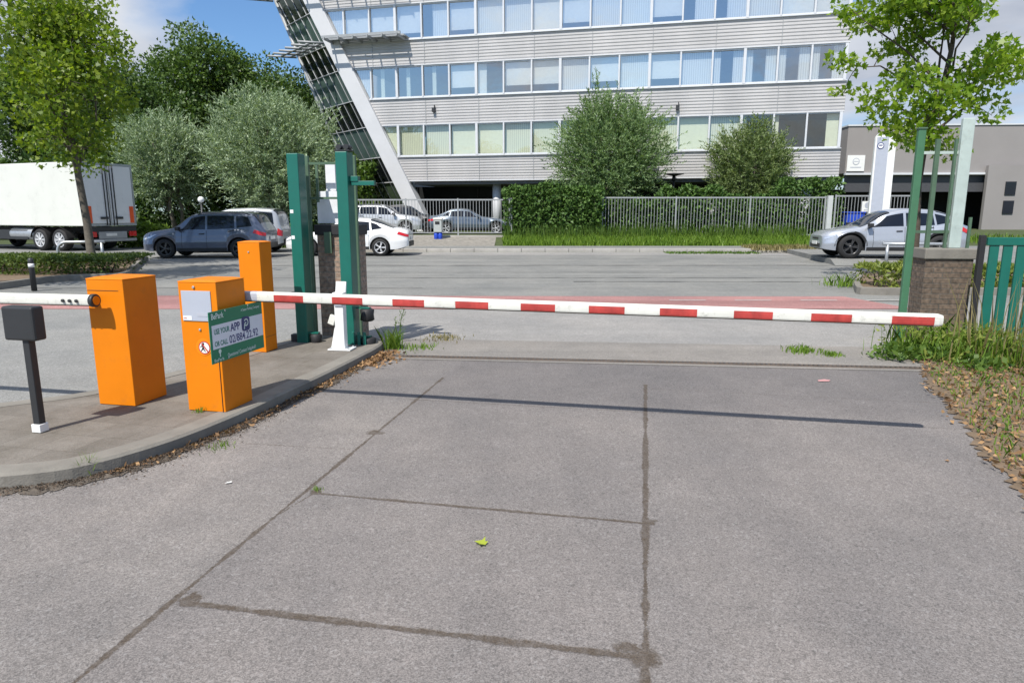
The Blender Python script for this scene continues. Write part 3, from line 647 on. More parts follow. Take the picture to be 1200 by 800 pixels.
mb = MB(); mb.box((0, -0.02, 0.635), (0.12, 0.11, 0.05)); mb.box((0, 0.05, 0.70), (0.12, 0.03, 0.15), rot=Matrix.Rotation(R(-14), 3, 'X')); mb.build('cradle', M['white'], rp_, bevel=0.004)
mb = MB(); mb.box((0.0, -0.064, 0.545), (0.09, 0.006, 0.07)); mb.build('cover_plate', M['silver'], rp_, bevel=0.002)
mb = MB(); mb.box((-0.1, 0.0, 0.34), (0.075, 0.05, 0.11), rot=Matrix.Rotation(R(20), 3, 'Y')); mb.build('junction_box', M['white_dirty'], rp_, bevel=0.006)
# ---- green sliding gate posts
def gate_post(px, py, H, label, wd=0.14, dp=0.19, rz=R(-9), m=M['green'], cap='flat'):
    g = thing('gate_post', label, 'gate post', (px, py, 0.0), rz, 'green steel gate posts')
    mb = MB(); mb.box((0, 0, H/2), (wd, dp, H)); mb.build('post', m, g, bevel=0.008)
    mb = MB(); mb.box((0, 0, 0.008), (wd+0.14, dp+0.12, 0.016)); mb.build('foot_plate', m, g)
    return g
g1 = gate_post(-2.53, 8.24, 2.32, 'leftmost green steel gate post with stickers on its face, behind the tall orange cabinet')
for z in (1.66, 1.36): mb = MB(); mb.box((-0.04, -0.096, z), (0.04, 0.002, 0.04)); mb.build('sticker', M['white'], g1)
def roller(g, x, y, z, r=0.07, hgt=0.12):
    mb = MB(); mb.lathe([(r*0.7, -hgt/2), (r, -hgt/2+0.015), (r*0.9, 0), (r, hgt/2-0.015), (r*0.7, hgt/2)], (x, y, z), 'Z', 20)
    o = mb.build('guide_roller', M['black'], g); mb = MB(); mb.box((x*0.55, y*0.9, z+hgt/2+0.01), (abs(x)*0.9+0.08, 0.07, 0.014)); mb.build('bracket', M['green'], o)
mb = MB(); mb.box((-0.11, 0.0, 0.66), (0.06, 0.08, 0.09)); mb.build('hinge_block', M['darkmetal'], g1, bevel=0.005)
mb = MB(); mb.box((-0.12, -0.02, 0.13), (0.08, 0.1, 0.12)); mb.build('hinge_block', M['darkmetal'], g1, bevel=0.005)
roller(g1, 0.15, -0.03, 0.13, 0.07, 0.14)
g2 = gate_post(-1.935, 8.12, 2.33, 'tall green steel gate post with top bracket, right behind the white arm rest post')
mb = MB(); mb.box((0.0, 0.0, 2.345), (0.18, 0.14, 0.015)); mb.lathe([(0.03, -0.06), (0.03, 0.06)], (-0.04, 0, 2.384), 'Y', 14); mb.lathe([(0.03, -0.06), (0.03, 0.06)], (0.05, 0, 2.384), 'Y', 14); mb.build('top_roller', M['darkmetal'], g2)
mb = MB(); mb.box((0.22, 0.0, 1.98), (0.28, 0.06, 0.05)); mb.box((0.12, 0.0, 2.03), (0.10, 0.08, 0.06)); mb.build('guide_arm', M['green'], g2, bevel=0.004)
roller(g2, 0.19, 0.04, 0.44, 0.085, 0.15); roller(g2, 0.20, 0.0, 0.10, 0.10, 0.15)
for k in range(3): mb = MB(); mb.box((0.06+k*0.07, -0.10, 0.13), (0.035, 0.03, 0.24)); mb.build('guide_strip', M['green'], g2, bevel=0.004)
g3 = gate_post(4.86, 8.42, 2.62, 'right green gate post in front of the right brick pillar, weeds at its foot', 0.085, 0.065, R(-8), mat('dull green paint', (0.055, 0.16, 0.085), 0.5, var=0.12, scale=6, dirt=0.15))
mb = MB(); mb.box((0, 0, 2.625), (0.10, 0.085, 0.02)); mb.build('cap', M['greygreen'], g3, bevel=0.004)
# gate track across the drive
tr = thing('gate_track', 'long grooved steel sliding gate track set in the concrete sill across the drive', 'gate track', (-1.55, gl(-1.55, 0.03), 0.004), math.atan(-0.11))
mb = MB(); mb.box((3.05, -0.035, 0.008), (6.1, 0.006, 0.010)); mb.box((3.05, 0.035, 0.008), (6.1, 0.006, 0.010)); mb.build('rail', mat('rusty steel', (0.16, 0.125, 0.10), 0.7, var=0.3), tr)
mb = MB()
for k in range(122): mb.box((0.025+k*0.05, 0.0, 0.006), (0.022, 0.056, 0.010))
mb.build('teeth', M['darkmetal'], tr)
mb = MB(); mb.box((3.05, 0, 0.0), (6.1, 0.058, 0.004)); mb.build('groove', M['dark'], tr)
# ---- brick pillars with railings
def pillar(x0, y0, w_, d_, h_, rz, label, m, capm):
    p = thing('brick_pillar', label, 'pillar', (x0, y0, 0), rz, 'brick gate pillars')
    mb = MB(); mb.box((w_/2, d_/2, (h_-0.13)/2), (w_, d_, h_-0.13)); mb.build('brickwork', m, p, bevel=0.004)
    mb = MB(); mb.box((w_/2, d_/2, h_-0.065), (w_+0.05, d_+0.05, 0.13)); mb.build('capstone', capm, p, bevel=0.012)
    return p
pR = pillar(5.14, 8.52, 0.56, 0.34, 1.21, R(-6), 'right brown brick pillar with grey capstone, in tall weeds', M['brick'], M['kerb'])
pL = pillar(-2.435, 8.62, 0.51, 0.34, 1.50, R(-6), 'left brick pillar half hidden behind the two tall green posts', M['brickred'], M['dark'])
# railing above and around the left pillar
fl = thing('fence_panel', 'grey green post and rail fence frame around left brick pillar, white boards behind', 'fence', (-2.49, 8.52, 0), R(-6), 'green fence frames at the gate')
for x_ in (0.0, 0.585):
    mb = MB(); mb.box((x_, 0, 1.16), (0.062, 0.05, 2.32)); mb.build('post', M['greygreen'], fl, bevel=0.006)
for z_, t_ in ((2.23, 0.030), (1.82, 0.026)):
    mb = MB(); mb.box((0.2925, 0.0, z_), (0.52, 0.03, t_)); mb.build('rail', M['greygreen'], fl)
mb = MB(); mb.box((0.125, 0.0, 2.0), (0.028, 0.025, 0.46)); mb.build('bar', M['greygreen'], fl)
mb = MB(); mb.box((0.20, 0.06, 1.28), (0.09, 0.02, 0.26)); mb.build('plate', M['greygreen'], fl)
mb = MB(); mb.box((0.44, 0.06, 1.27), (0.025, 0.02, 0.30)); mb.build('bar', M['greygreen'], fl)
wb = tag(MB().box((0, 0, 0.195), (0.50, 0.03, 0.39)).build('white_board', mat('white board', (0.74, 0.76, 0.80), 0.5), bevel=0.003), 'wide blank white board above the left brick pillar, between green posts', 'board', 'white boards at the left pillar')
wb.location = (-2.175, 8.65, 1.515); wb.rotation_euler = (0, 0, R(-6))
wb2 = tag(MB().box((0, 0, 0.165), (0.125, 0.03, 0.33)).build('white_board', mat('white narrow board', (0.76, 0.77, 0.80), 0.5), bevel=0.003), 'narrow upright blank white board standing above the wide board, left of green post', 'board', 'white boards at the left pillar')
wb2.location = (-2.245, 8.69, 1.91); wb2.rotation_euler = (0, 0, R(-6))
# railing on the right pillar
fr_ = thing('fence_panel', 'grey green bar fence frame standing on right brick pillar capstone', 'fence', (5.10, 8.68, 1.21), R(-6), 'green fence frames at the gate')
for x_, wd in ((0.12, 0.05), (0.33, 0.03)):
    mb = MB(); mb.box((x_, 0, 0.66), (wd, 0.04, 1.32)); mb.build('bar', M['greygreen'], fr_)
mb = MB(); mb.box((0.44, 0.0, 0.78), (0.14, 0.06, 1.56)); mb.build('flat_post', M['paleg'], fr_, bevel=0.008)
mb = MB(); mb.box((0.60, 0.0, 0.19), (0.03, 0.03, 0.38)); mb.build('bar', M['greygreen'], fr_)
for z_ in (1.16, 0.20):
    mb = MB(); mb.box((0.18, 0.02, z_), (0.54, 0.03, 0.035)); mb.build('rail', M['paleg'] if z_ > 1 else M['greygreen'], fr_)
# opened leaf of the sliding gate, right of the pillar
gp = thing('sliding_gate', 'green slatted sliding gate leaf pulled open beside right brick pillar', 'gate', (5.47, 8.02, 0), R(-6))
mb = MB(); mb.box((0.0, 0, 0.72), (0.06, 0.06, 1.34)); mb.build('end_post', M['black'], gp, bevel=0.004)
for z_ in (0.12, 1.32):
    mb = MB(); mb.box((2.55, 0, z_), (5.0, 0.05, 0.09)); mb.build('rail', M['green'], gp, bevel=0.004)
mb = MB()
for k in range(33): mb.box((0.14+k*0.15, 0, 0.72), (0.10, 0.025, 1.11))
mb.build('infill_slats', M['green'], gp)
# post at the left edge of the frame, throwing a broad shadow
bl = thing('reader_post', 'black slim post with white foot standing on the kerb island at the left edge', 'post', (-3.40, 4.72, IZ), R(-12))
mb = MB(); mb.box((0, 0, 0.35), (0.055, 0.055, 0.70)); mb.build('post', M['darkmetal'], bl, bevel=0.006)
mb = MB(); mb.box((0, 0, 0.03), (0.075, 0.075, 0.06)); mb.build('foot', M['white'], bl, bevel=0.004)
mb = MB(); mb.box((-0.02, 0, 0.79), (0.26, 0.10, 0.24)); mb.build('reader_head', M['darkmetal'], bl, bevel=0.015)
bb = thing('bollard', 'thin black bollard on the road edge beyond the entry lane', 'bollard', (-10.25, 14.6, 0), 0)
mb = MB(); mb.lathe([(0.055, 0), (0.055, 0.62), (0.05, 0.68), (0.02, 0.70)], (0,0,0), 'Z', 18); mb.build('shaft', M['darkmetal'], bb)
mb = MB(); mb.lathe([(0.0565, 0.50), (0.0565, 0.58)], (0,0,0), 'Z', 18); mb.build('band', M['white'], bb)
# ------------------------------------------------------------------ the office building across the road
FA = R(13.7); FD = 43.0
ob = thing('office_building', 'long silver clad office block with window bands and leaning glazed end, across the road', 'building', (0, FD, 0), -FA)
GZ = 0.45
def Ls_(z): return -5.33-0.511*(z-0.94)          # where the leaning band ends
SR = 18.5
ROWS = [(5.12, 7.0), (8.64, 10.5), (12.05, 14.05)]
def cladding():
    m, nt, b = newmat('ribbed metal cladding'); N = nt.nodes.new; L = nt.links.new
    tc = N('ShaderNodeTexCoord'); nz = N('ShaderNodeTexNoise'); nz.inputs['Scale'].default_value = 0.6; nz.inputs['Detail'].default_value = 7
    mp = N('ShaderNodeMapping'); mp.inputs['Scale'].default_value = (1, 1, 0.25); L(tc.outputs['Object'], mp.inputs['Vector']); L(mp.outputs[0], nz.inputs['Vector'])
    rp = N('ShaderNodeValToRGB'); rp.color_ramp.elements[0].position = 0.3; rp.color_ramp.elements[1].position = 0.7
    rp.color_ramp.elements[0].color = (0.42, 0.415, 0.415, 1); rp.color_ramp.elements[1].color = (0.52, 0.51, 0.505, 1); L(nz.outputs['Fac'], rp.inputs['Fac'])
    L(rp.outputs['Color'], b.inputs['Base Color']); b.inputs['Roughness'].default_value = 0.5; b.inputs['Metallic'].default_value = 0.1
    return m
M['clad'] = cladding()
def clad(z0, z1, y=0.0, pitch=0.17):
    mb = MB(); zs = []; z = z0; n = max(2, round((z1-z0)/pitch)); p = (z1-z0)/n
    for k in range(n):
        a = z0+k*p; zs += [(a, 0.0), (a+0.42*p, 0.0), (a+0.58*p, 0.026), (a+0.93*p, 0.026)]
    zs.append((z1, 0.0))
    cols = [0.0, 0.25, 0.5, 0.75, 1.0]; nc = len(cols); vs = []
    for (zz, dp) in zs:
        l = Ls_(zz)-0.1
        for c in cols: vs.append((l+(SR-l)*c, y-dp, zz))
    fs = [(i*nc+j, i*nc+j+1, (i+1)*nc+j+1, (i+1)*nc+j) for i in range(len(zs)-1) for j in range(nc-1)]
    mb.add(vs, fs); mb.add([(Ls_(z0)+0.1, y+0.02, z0), (SR, y+0.02, z0), (SR, y+0.25, z0), (Ls_(z0)+0.1, y+0.25, z0)], [(0,1,2,3)])
    mb.add([(SR, y-0.045, z0), (SR, y+0.4, z0), (SR, y+0.4, z1), (SR, y-0.045, z1)], [(0,1,2,3)])
    c_ = mb.build('cladding', M['clad'], ob, fix=False)
    s_ = SR-3.43
    while s_ > Ls_(z0)+0.5:
        m2 = MB(); m2.box((s_, y-0.020, (z0+z1)/2), (0.03, 0.035, z1-z0-0.01)); m2.build('panel_joint', M['steelbar'], ob); s_ -= 3.43
    return c_
clad(3.62, 5.08); clad(7.05, 8.58); clad(10.56, 12.0); clad(14.1, 15.6); clad(15.7, 17.2)
mb = MB()
for z in (3.60, 5.09, 7.02, 8.61, 10.53, 12.02, 14.07):     # flashing above and below each window band
    l = Ls_(z); mb.box(((l+SR)/2, -0.04, z), (SR-l, 0.13, 0.045))
mb.build('flashing', M['frame'], ob)
# storey slabs, back walls, ground floor recess, flank walls, roof
mb = MB()
for z in (3.5, 7.2, 10.75, 14.25, 17.2):
    l = Ls_(z)+0.2; mb.prism([(l, 0.12), (SR-0.05, 0.12), (SR-0.05, 14), (l, 14)], z-0.12, z+0.12)
mb.build('floor_slab', M['soffit'], ob)
mb = MB()
for (z0, z1) in ((3.7, 7.0), (7.35, 10.6), (10.9, 14.1)):
    l = Ls_(z0); mb.box(((l+SR)/2, 3.2, (z0+z1)/2), (SR-l, 0.1, z1-z0))
mb.build('inner_wall', M['room'], ob)
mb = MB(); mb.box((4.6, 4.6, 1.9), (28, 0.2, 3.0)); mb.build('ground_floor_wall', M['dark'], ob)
mb = MB()
for k in range(9): mb.box((-3.5+k*2.6, 4.45, 1.85), (0.08, 0.1, 2.9))
mb.build('ground_floor_mullion', M['darkmetal'], ob)
for s in (-1.2, 6.2, 12.1, 17.0):
    mb = MB(); mb.lathe([(0.28, GZ-0.1), (0.28, 3.4)], (s, 0.9, 0), 'Z', 20); mb.build('column', M['band'], ob)
mb = MB(); mb.box((SR-0.06, 7.2, 10.3), (0.12, 13.4, 13.8)); mb.build('flank_wall', M['facade'], ob)
mb = MB(); l = Ls_(17.3); mb.prism([(l-1, -0.2), (SR+0.1, -0.2), (SR+0.1, 14), (l-1, 14)], 17.34, 17.6); mb.build('roof', M['facade'], ob)
# windows, one object each with pane and blind
M['glass_low'] = glassmat('green tinted pane', (0.86, 0.875, 0.82), 0.16, gcol=(0.95, 0.94, 0.88))
M['glass_mid'] = glassmat('coated pane', (0.84, 0.88, 0.88), 0.40, gcol=(1.0, 0.97, 0.93))
M['glass_top'] = glassmat('blue coated pane', (0.84, 0.88, 0.89), 0.45, gcol=(1.0, 0.97, 0.93))
def slatmat(name, c):
    m, nt, b = newmat(name); N = nt.nodes.new; L = nt.links.new
    tc = N('ShaderNodeTexCoord'); wv = N('ShaderNodeTexWave'); wv.inputs['Scale'].default_value = 2.6; wv.inputs['Distortion'].default_value = 0.6; wv.bands_direction = 'X'
    L(tc.outputs['Object'], wv.inputs['Vector']); rp = N('ShaderNodeValToRGB')
    rp.color_ramp.elements[0].color = tuple(x*0.72 for x in c)+(1,); rp.color_ramp.elements[1].color = tuple(c)+(1,); L(wv.outputs['Fac'], rp.inputs['Fac'])
    L(rp.outputs['Color'], b.inputs['Base Color']); b.inputs['Roughness'].default_value = 0.8
    return m
M['slat'] = slatmat('vertical slat blind', (0.90, 0.91, 0.91)); M['slatg'] = slatmat('sage slat blind', (0.76, 0.79, 0.69))
rr = random.Random(5)
BAY = 1.715
def clipleft(poly):
    out = []
    for i in range(len(poly)):
        a, b = poly[i], poly[(i+1) % len(poly)]
        fa, fb = a[0]-Ls_(a[1]), b[0]-Ls_(b[1])
        if fa >= 0: out.append(a)
        if fa*fb < 0: t = fa/(fa-fb); out.append((a[0]+(b[0]-a[0])*t, a[1]+(b[1]-a[1])*t))
    return out
def poly3(mb, poly, y): mb.add([(p[0], y, p[1]) for p in poly], [tuple(range(len(poly)))]); return mb
for ri, (z0, z1) in enumerate(ROWS):
    s1 = SR-0.14; k = 0
    while True:
        s0 = s1-BAY
        if s1 < Ls_(z1)+0.12: break
        outer = clipleft([(s0, z0), (s1, z0), (s1, z1), (s0, z1)])
        if len(outer) >= 3:
            fwL = 0.075 if k % 2 == 0 else 0.055; fw = 0.05
            inner = clipleft([(s0+fw, z0+0.07), (s1-fw, z0+0.07), (s1-fw, z1-0.06), (s0+fw, z1-0.06)])
            mb = MB()
            mb.box((s1, -0.02, (z0+z1)/2), (0.15 if k % 3 == 0 else 0.09, 0.16, z1-z0-0.02))
            l = max(s0, Ls_(z0)); lt = max(s0, Ls_(z1))
            mb.box(((l+s1)/2, 0.0, z0+0.04), (s1-l-0.08, 0.1, 0.075)); mb.box(((lt+s1)/2, 0.0, z1-0.035), (s1-lt-0.08, 0.1, 0.07))
            wn = mb.build('window', M['frame'], ob)
            if len(inner) >= 3:
                g = M[('glass_low', 'glass_mid', 'glass_top')[ri]]
                tx_t, tz_t = rr.uniform(-0.012, 0.012), rr.uniform(-0.018, 0.018); mbp = MB()
                mbp.add([(p[0], 0.03+tx_t*(p[0]-s0-0.85)+tz_t*(p[1]-z0-0.95), p[1]) for p in inner], [tuple(range(len(inner)))]); mbp.build('pane', g, wn, fix=False)
                r = rr.random(); fromright = k
                i0, i1 = s0+fw, s1-fw
                def bl_(a, b, za, zb, m): 
                    pp = clipleft([(a, za), (b, za), (b, zb), (a, zb)])
                    if len(pp) >= 3: poly3(MB(), pp, 0.20).build('blind', m, wn, fix=False)
                if ri == 0:
                    if k == 0: bl_(i0+1.0, i1, z0, z1, M['blindg'])
                    elif k in (1, 2): bl_(i0, i0+0.25, z0, z1, M['blindg'])
                    else:
                        bl_(i0, i1, z0, z1, M['slatg'] if r < 0.4 else M['blindg'])
                        if r > 0.72: bl_(i0+0.15, i1-0.2, z0+0.7, z1-0.1, M['blind'])
                elif ri == 1:
                    if k < 4: bl_(i1-0.55, i1, z0, z1, M['slat']); bl_(i0, i0+0.4, z0, z1, M['slat'])
                    elif k in (13, 14, 15): bl_(i0+0.5, i0+0.75, z0, z1, M['blindg'])
                    elif r < 0.82: bl_(i0, i1, z0+(0.0 if r < 0.5 else 0.5), z1, M['slat'] if r < 0.4 else M['blind'])
                    else: bl_(i0, i0+0.55, z0, z1, M['blind'])
                else:
                    if r < 0.92: bl_(i0 if r > 0.2 else i0+0.6, i1, z0+(0.0 if r < 0.6 else 0.4), z1, M['slat'] if r < 0.45 else M['blind'])
        s1 = s0; k += 1
# leaning pale band and the glazed end behind it
def bandq(z): return Ls_(z)-1.05
zt_ = 17.5
mb = MB()
for (y0, y1) in ((-0.28, 0.5),):
    mb.add([(bandq(GZ), y0, GZ-0.1), (Ls_(GZ), y0, GZ-0.1), (Ls_(zt_), y0, zt_), (bandq(zt_), y0, zt_), (bandq(GZ), y1, GZ-0.1), (Ls_(GZ), y1, GZ-0.1), (Ls_(zt_), y1, zt_), (bandq(zt_), y1, zt_)],
           [(0,1,2,3),(7,6,5,4),(0,4,5,1),(1,5,6,2),(2,6,7,3),(3,7,4,0)])
mb.build('leaning_band', M['band'], ob, bevel=0.03)
GX, GY = -0.794, 0.599
def Wd(z): return 7.0-(z-0.5)*0.19
def pq(z, o, out=0.0): return (bandq(z)+0.12+GX*o - GY*out*0.0, 0.15+GY*o-out, z)
M['gdark'] = mat('dark glazing', (0.008, 0.010, 0.012), 0.06, var=0.3, scale=0.8, spec=0.9)
M['gteal'] = mat('grey green glazing', (0.075, 0.115, 0.105), 0.08, var=0.3, scale=0.7, spec=0.9)
M['ggrass'] = mat('low glazing', (0.05, 0.075, 0.045), 0.08, var=0.5, scale=0.6, spec=0.9)
zz = [GZ, 1.9, 3.55, 5.12, 7.0, 8.64, 10.5, 12.05, 14.05, 15.6, zt_]
for i in range(len(zz)-1):
    a, b = zz[i], zz[i+1]; mb = MB()
    nb = 6
    mb.add([pq(a, Wd(a)*j/nb) for j in range(nb+1)]+[pq(b, Wd(b)*j/nb) for j in range(nb+1)], [(j, j+1, nb+2+j, nb+1+j) for j in range(nb)])
    mb.build('glazing_band', [M['ggrass'], M['ggrass'], M['gdark'], M['gteal'], M['gdark'], M['gteal'], M['gdark'], M['gteal'], M['gdark'], M['gteal']][i], ob, fix=False)
    mb = MB(); mb.tube([pq(b, 0, 0.06), pq(b, Wd(b), 0.03)], 0.04, 6); mb.build('transom', M['steelbar'], ob)
for kk in range(1, 8):
    o_ = kk*0.95
    zmax = min(zt_, 0.5+(7.0-o_)/0.19)
    if zmax > 1: mb = MB(); mb.tube([pq(GZ, o_, 0.07), pq(zmax, o_, 0.03)], 0.03, 6); mb.build('mullion', M['steelbar'], ob)
mb = MB(); mb.tube([pq(GZ, Wd(GZ)), pq(zt_, Wd(zt_))], 0.13, 8); mb.build('corner_tube', M['steelbar'], ob)
mb = MB(); q0, q1 = pq(3.6, Wd(3.6)), pq(zt_, Wd(zt_))
mb.add([q0, q1, (q1[0]+3, 14, zt_), (q0[0]+3, 14, 3.6)], [(0,1,2,3)]); mb.build('end_wall', M['facade'], ob, fix=False)
# sun canopies of slats wrapping the leaning corner
for zc, sr_ in ((12.15, -6.5), (15.75, -6.7)):
    l = Ls_(zc)-0.6; mb = MB()
    mb.box(((l+sr_)/2, -0.75, zc), (sr_-l, 0.12, 0.10)); mb.box(((l+sr_)/2, -1.35, zc), (sr_-l, 0.10, 0.16)); mb.box(((l+sr_)/2, -0.32, zc+0.02), (sr_-l, 0.55, 0.05))
    n = int((sr_-l)/0.95)
    for k in range(n+1): mb.box((l+0.2+k*0.95, -0.72, zc-0.10), (0.07, 1.5, 0.16))
    # the part round the corner
    a = pq(zc, 0); b = pq(zc, Wd(zc)+0.4); d = Vector((b[0]-a[0], b[1]-a[1], 0)); ln = d.length; d.normalize(); nn = Vector((-d.y, d.x, 0))
    if nn.y > 0: nn = -nn
    nn = (nn+Vector((-0.5, 0, 0))).normalized()
    for q in (0.4, 1.0): 
        p0 = Vector(a)+nn*q; p1 = Vector(b)+nn*q; mb.tube([p0, p1], 0.07, 6)
    for k in range(6):
        p0 = Vector(a)+d*(ln*k/5); p1 = p0+nn*1.9; mb.tube([p0, p1+Vector((0, 0, -0.05))], 0.075, 6)
    mb.build('sun_canopy', M['steelbar'], ob)
# small wall fittings
for (s, z) in ((-4.95, 7.85), (9.7, 7.5)):
    mb = MB(); mb.box((s, -0.14, z), (0.16, 0.2, 0.26)); mb.box((s+0.06, -0.12, z+0.18), (0.05, 0.08, 0.25)); mb.build('wall_lamp', M['darkmetal'], ob)
# ------------------------------------------------------------------ grey building on the right
gb = thing('showroom_building', 'low grey rendered building with dark drive-through opening, right of the silver office block', 'building', (24.2, 50, 0.4), R(-4))
gx0, gzt = atY(985, 148, 50); _, gzs = atY(985, 203, 50); _, gzb = atY(985, 226, 50)
mb = MB(); mb.box((14.5, 4, (gzt+gzs)/2-0.4), (30, 8, gzt-gzs)); mb.build('upper_wall', M['greywall'], gb)
mb = MB(); mb.box((14.5, -0.03, gzs-0.4-0.06), (30, 0.3, 0.14)); mb.box((14.5, 3.98, gzt-0.4+0.05), (30.1, 8.1, 0.1)); mb.build('fascia', M['frame'], gb)
mb = MB(); mb.box((14.5, 0.35, gzs-0.4-0.75), (29.6, 0.3, 1.1)); mb.build('lintel', mat('dark lintel', (0.06, 0.062, 0.07), 0.6), gb)
mb = MB(); mb.box((14.5, 5, 1.5), (29.6, 0.2, 3.0)); mb.build('rear_wall', M['dark'], gb)
for x in (1.8, 12.6, 20.0): mb = MB(); mb.box((x, 0.2, 1.7), (0.7, 0.6, 3.4)); mb.build('pier', M['soffit'], gb)
mb = MB(); mb.box((14.0, -0.35, 2.2), (10.0, 0.3, 4.5)); mb.build('annex_wall', M['greywall'], gb)
for z in (2.9, 1.6): mb = MB(); mb.box((10.6, -0.52, z), (0.7, 0.1, 0.9)); mb.build('window', M['carglass'], gb)
x0, z0 = atY(993, 200, 49.9); x1, z1 = atY(1012, 183, 49.9)
ws = thing('wall_sign', 'small square white sign with faint round emblem high on the grey building', 'sign', ((x0+x1)/2, 49.86, (z0+z1)/2), R(-4))
mb = MB(); mb.box((0, 0, 0), (1.2, 0.08, 1.1)); mb.build('board', M['white'], ws, bevel=0.01)
mb = MB(); mb.lathe([(0.24, -0.045), (0.24, -0.05)], (0, 0, 0.12), 'Y', 28); em = mb.build('emblem', M['silver'], ws)
mb = MB(); mb.lathe([(0.19, -0.052), (0.19, -0.056)], (0, 0, 0.12), 'Y', 28); mb.build('emblem_field', M['white'], em)
mb = MB(); mb.box((0, -0.058, 0.12), (0.34, 0.004, 0.05)); mb.build('emblem_bar', M['silver'], em)
mb = MB(); mb.box((0, -0.045, -0.28), (0.75, 0.004, 0.06)); mb.build('line_of_lettering', M['silver'], ws)
# white totem
tx, tz = atY(1031, 243, 33.0)
tt = thing('totem_sign', 'tall white totem with rounded top corner and dark ring emblem behind the silver hatchback', 'sign', (tx-0.05, 33.0, 0.12), R(-10))
tw, th = 0.9, atY(1031, 155, 33.0)[1]-0.12
prof_ = [(-tw/2, 0), (tw/2, 0), (tw/2, th)]+[(-tw/2+0.35-0.35*math.sin(a), th-0.35+0.35*math.cos(a)) for a in [R(t) for t in range(0, 91, 10)]]
mb = MB(); n = len(prof_)
mb.add([(x, -0.09, z) for x, z in prof_]+[(x, 0.09, z) for x, z in prof_], [tuple(range(n)), tuple(range(2*n-1, n-1, -1))]+[(i, (i+1) % n, n+(i+1) % n, n+i) for i in range(n)])
mb.build('panel', M['white'], tt)
mb = MB(); mb.box((-0.13, -0.115, th/2-0.1), (0.50, 0.045, th-0.25)); mb.build('raised_face', M['silver'], tt, bevel=0.01)
mb = MB(); mb.lathe([(0.15, -0.14), (0.15, -0.15)], (-0.22, 0, th-0.62), 'Y', 24); e = mb.build('emblem', M['navy'], tt)
mb = MB(); mb.lathe([(0.115, -0.152), (0.115, -0.156)], (-0.22, 0, th-0.62), 'Y', 24); mb.build('emblem_field', M['white'], e)
mb = MB(); mb.box((-0.22, -0.158, th-0.60), (0.15, 0.003, 0.05)); mb.build('emblem_bar', M['navy'], e)
# ------------------------------------------------------------------ railings
def railing(x0, y0, x1, y1, z0, z1, label, npan, lean=0, wall=0.0, bar=0.145, group='grey bar railings along the pavement'):
    L_ = math.hypot(x1-x0, y1-y0); rz = math.atan2(y1-y0, x1-x0)
    f = thing('railing', label, 'fence', (x0, y0, z0), rz, group); h = z1-z0; pw = L_/npan
    for k in range(npan):
        mb = MB(); mb.box(((k+0.5)*pw, 0, h-0.03), (pw-0.07, 0.05, 0.07)); mb.box(((k+0.5)*pw, 0, 0.12), (pw-0.07, 0.04, 0.05))
        n = int((pw-0.08)/bar)
        for j in range(1, n): mb.box((k*pw+j*pw/n, 0, h/2+0.03), (0.022, 0.022, h-0.14))
        mb.build('bar_panel', M['steelbar'], f)
    for k in range(npan+1): mb = MB(); mb.box((k*pw, 0, h/2+0.02), (0.07, 0.07, h+0.04)); mb.build('post', M['steelbar'], f)
    return f
def px(u, Y): return atY(u, 300, Y)[0]*1.0
def pxz(u, v, Y): return atY(u, v, Y)
FY = 35.1
rl = railing(pxz(415, 250, FY)[0], FY, pxz(598, 250, FY)[0], FY-0.25, 0.52, pxz(500, 233.5, FY)[1], 'pale bar railing on a low wall before parked cars and the glazed end', 3)
lw = tag(MB().box((0, 0, 0), (pxz(602, 250, FY)[0]-pxz(412, 250, FY)[0], 0.28, 0.42)).build('low_wall', M['concrete'], bevel=0.01), 'low concrete wall carrying the left railing', 'wall')
lw.location = ((pxz(602, 250, FY)[0]+pxz(412, 250, FY)[0])/2, FY-0.12, 0.30)
gpst = tag(MB().box((0, 0, 1.0), (0.17, 0.17, 2.1)).build('railing_post', M['steelbar'], bevel=0.01), 'stout pale end post between left railing and ivy hedge', 'post')
gpst.location = (pxz(597, 250, FY-0.25)[0]+0.05, FY-0.4, 0.3)
railing(pxz(706, 250, FY)[0], FY, pxz(966, 250, 34.6)[0], 34.6, 0.42, pxz(820, 231, FY)[1], 'long grey bar railing in front of ivy, above the grass strip', 3)
railing(pxz(978, 250, 34.4)[0], 34.4, pxz(1066, 250, 34.0)[0], 34.0, 0.42, pxz(1000, 229, 34.4)[1], 'short grey bar railing right of the wide post, behind the silver hatchback', 1)
M['palepost'] = mat('pale grey post paint', (0.50, 0.52, 0.52), 0.5)
gp2_ = tag(MB().box((0, 0, 1.05), (0.24, 0.16, 2.1)).build('railing_post', M['palepost'], bevel=0.01), 'wide pale post where the two right railings meet', 'post')
gp2_.location = (pxz(971, 250, 34.5)[0], 34.45, 0.36)
# ------------------------------------------------------------------ hoop rails
def hoop(x0, y0, x1, y1, h, label, rad=0.05):
    L_ = math.hypot(x1-x0, y1-y0); rz = math.atan2(y1-y0, x1-x0)
    t = thing('hoop_rail', label, 'rail', (x0, y0, 0), rz, 'steel hoop rails round the street trees')
    r = 0.28; pts = [(0, 0, -0.05), (0, 0, h-r)]+[(r-r*math.cos(a), 0, h-r+r*math.sin(a)) for a in [R(q) for q in range(15, 91, 15)]]+[(L_*0.5, 0, h), (L_, 0, h)]
    mb = MB(); mb.tube(pts, rad, 12); mb.build('bent_tube', M['steel'], t)
    mb = MB(); mb.tube([(L_*0.93, 0, -0.05), (L_*0.93, 0, h-0.01)], rad*0.95, 12); mb.build('leg', M['steel'], t)
    return t
a = at(83, 305.5); b = at(152, 302)
hoop(a[0], 23.2, b[0]+0.2, 23.6, 0.66, 'left galvanised hoop rail beside the tree trunk and low hedge')
a = at(1079, 303); b = at(1006, 303)
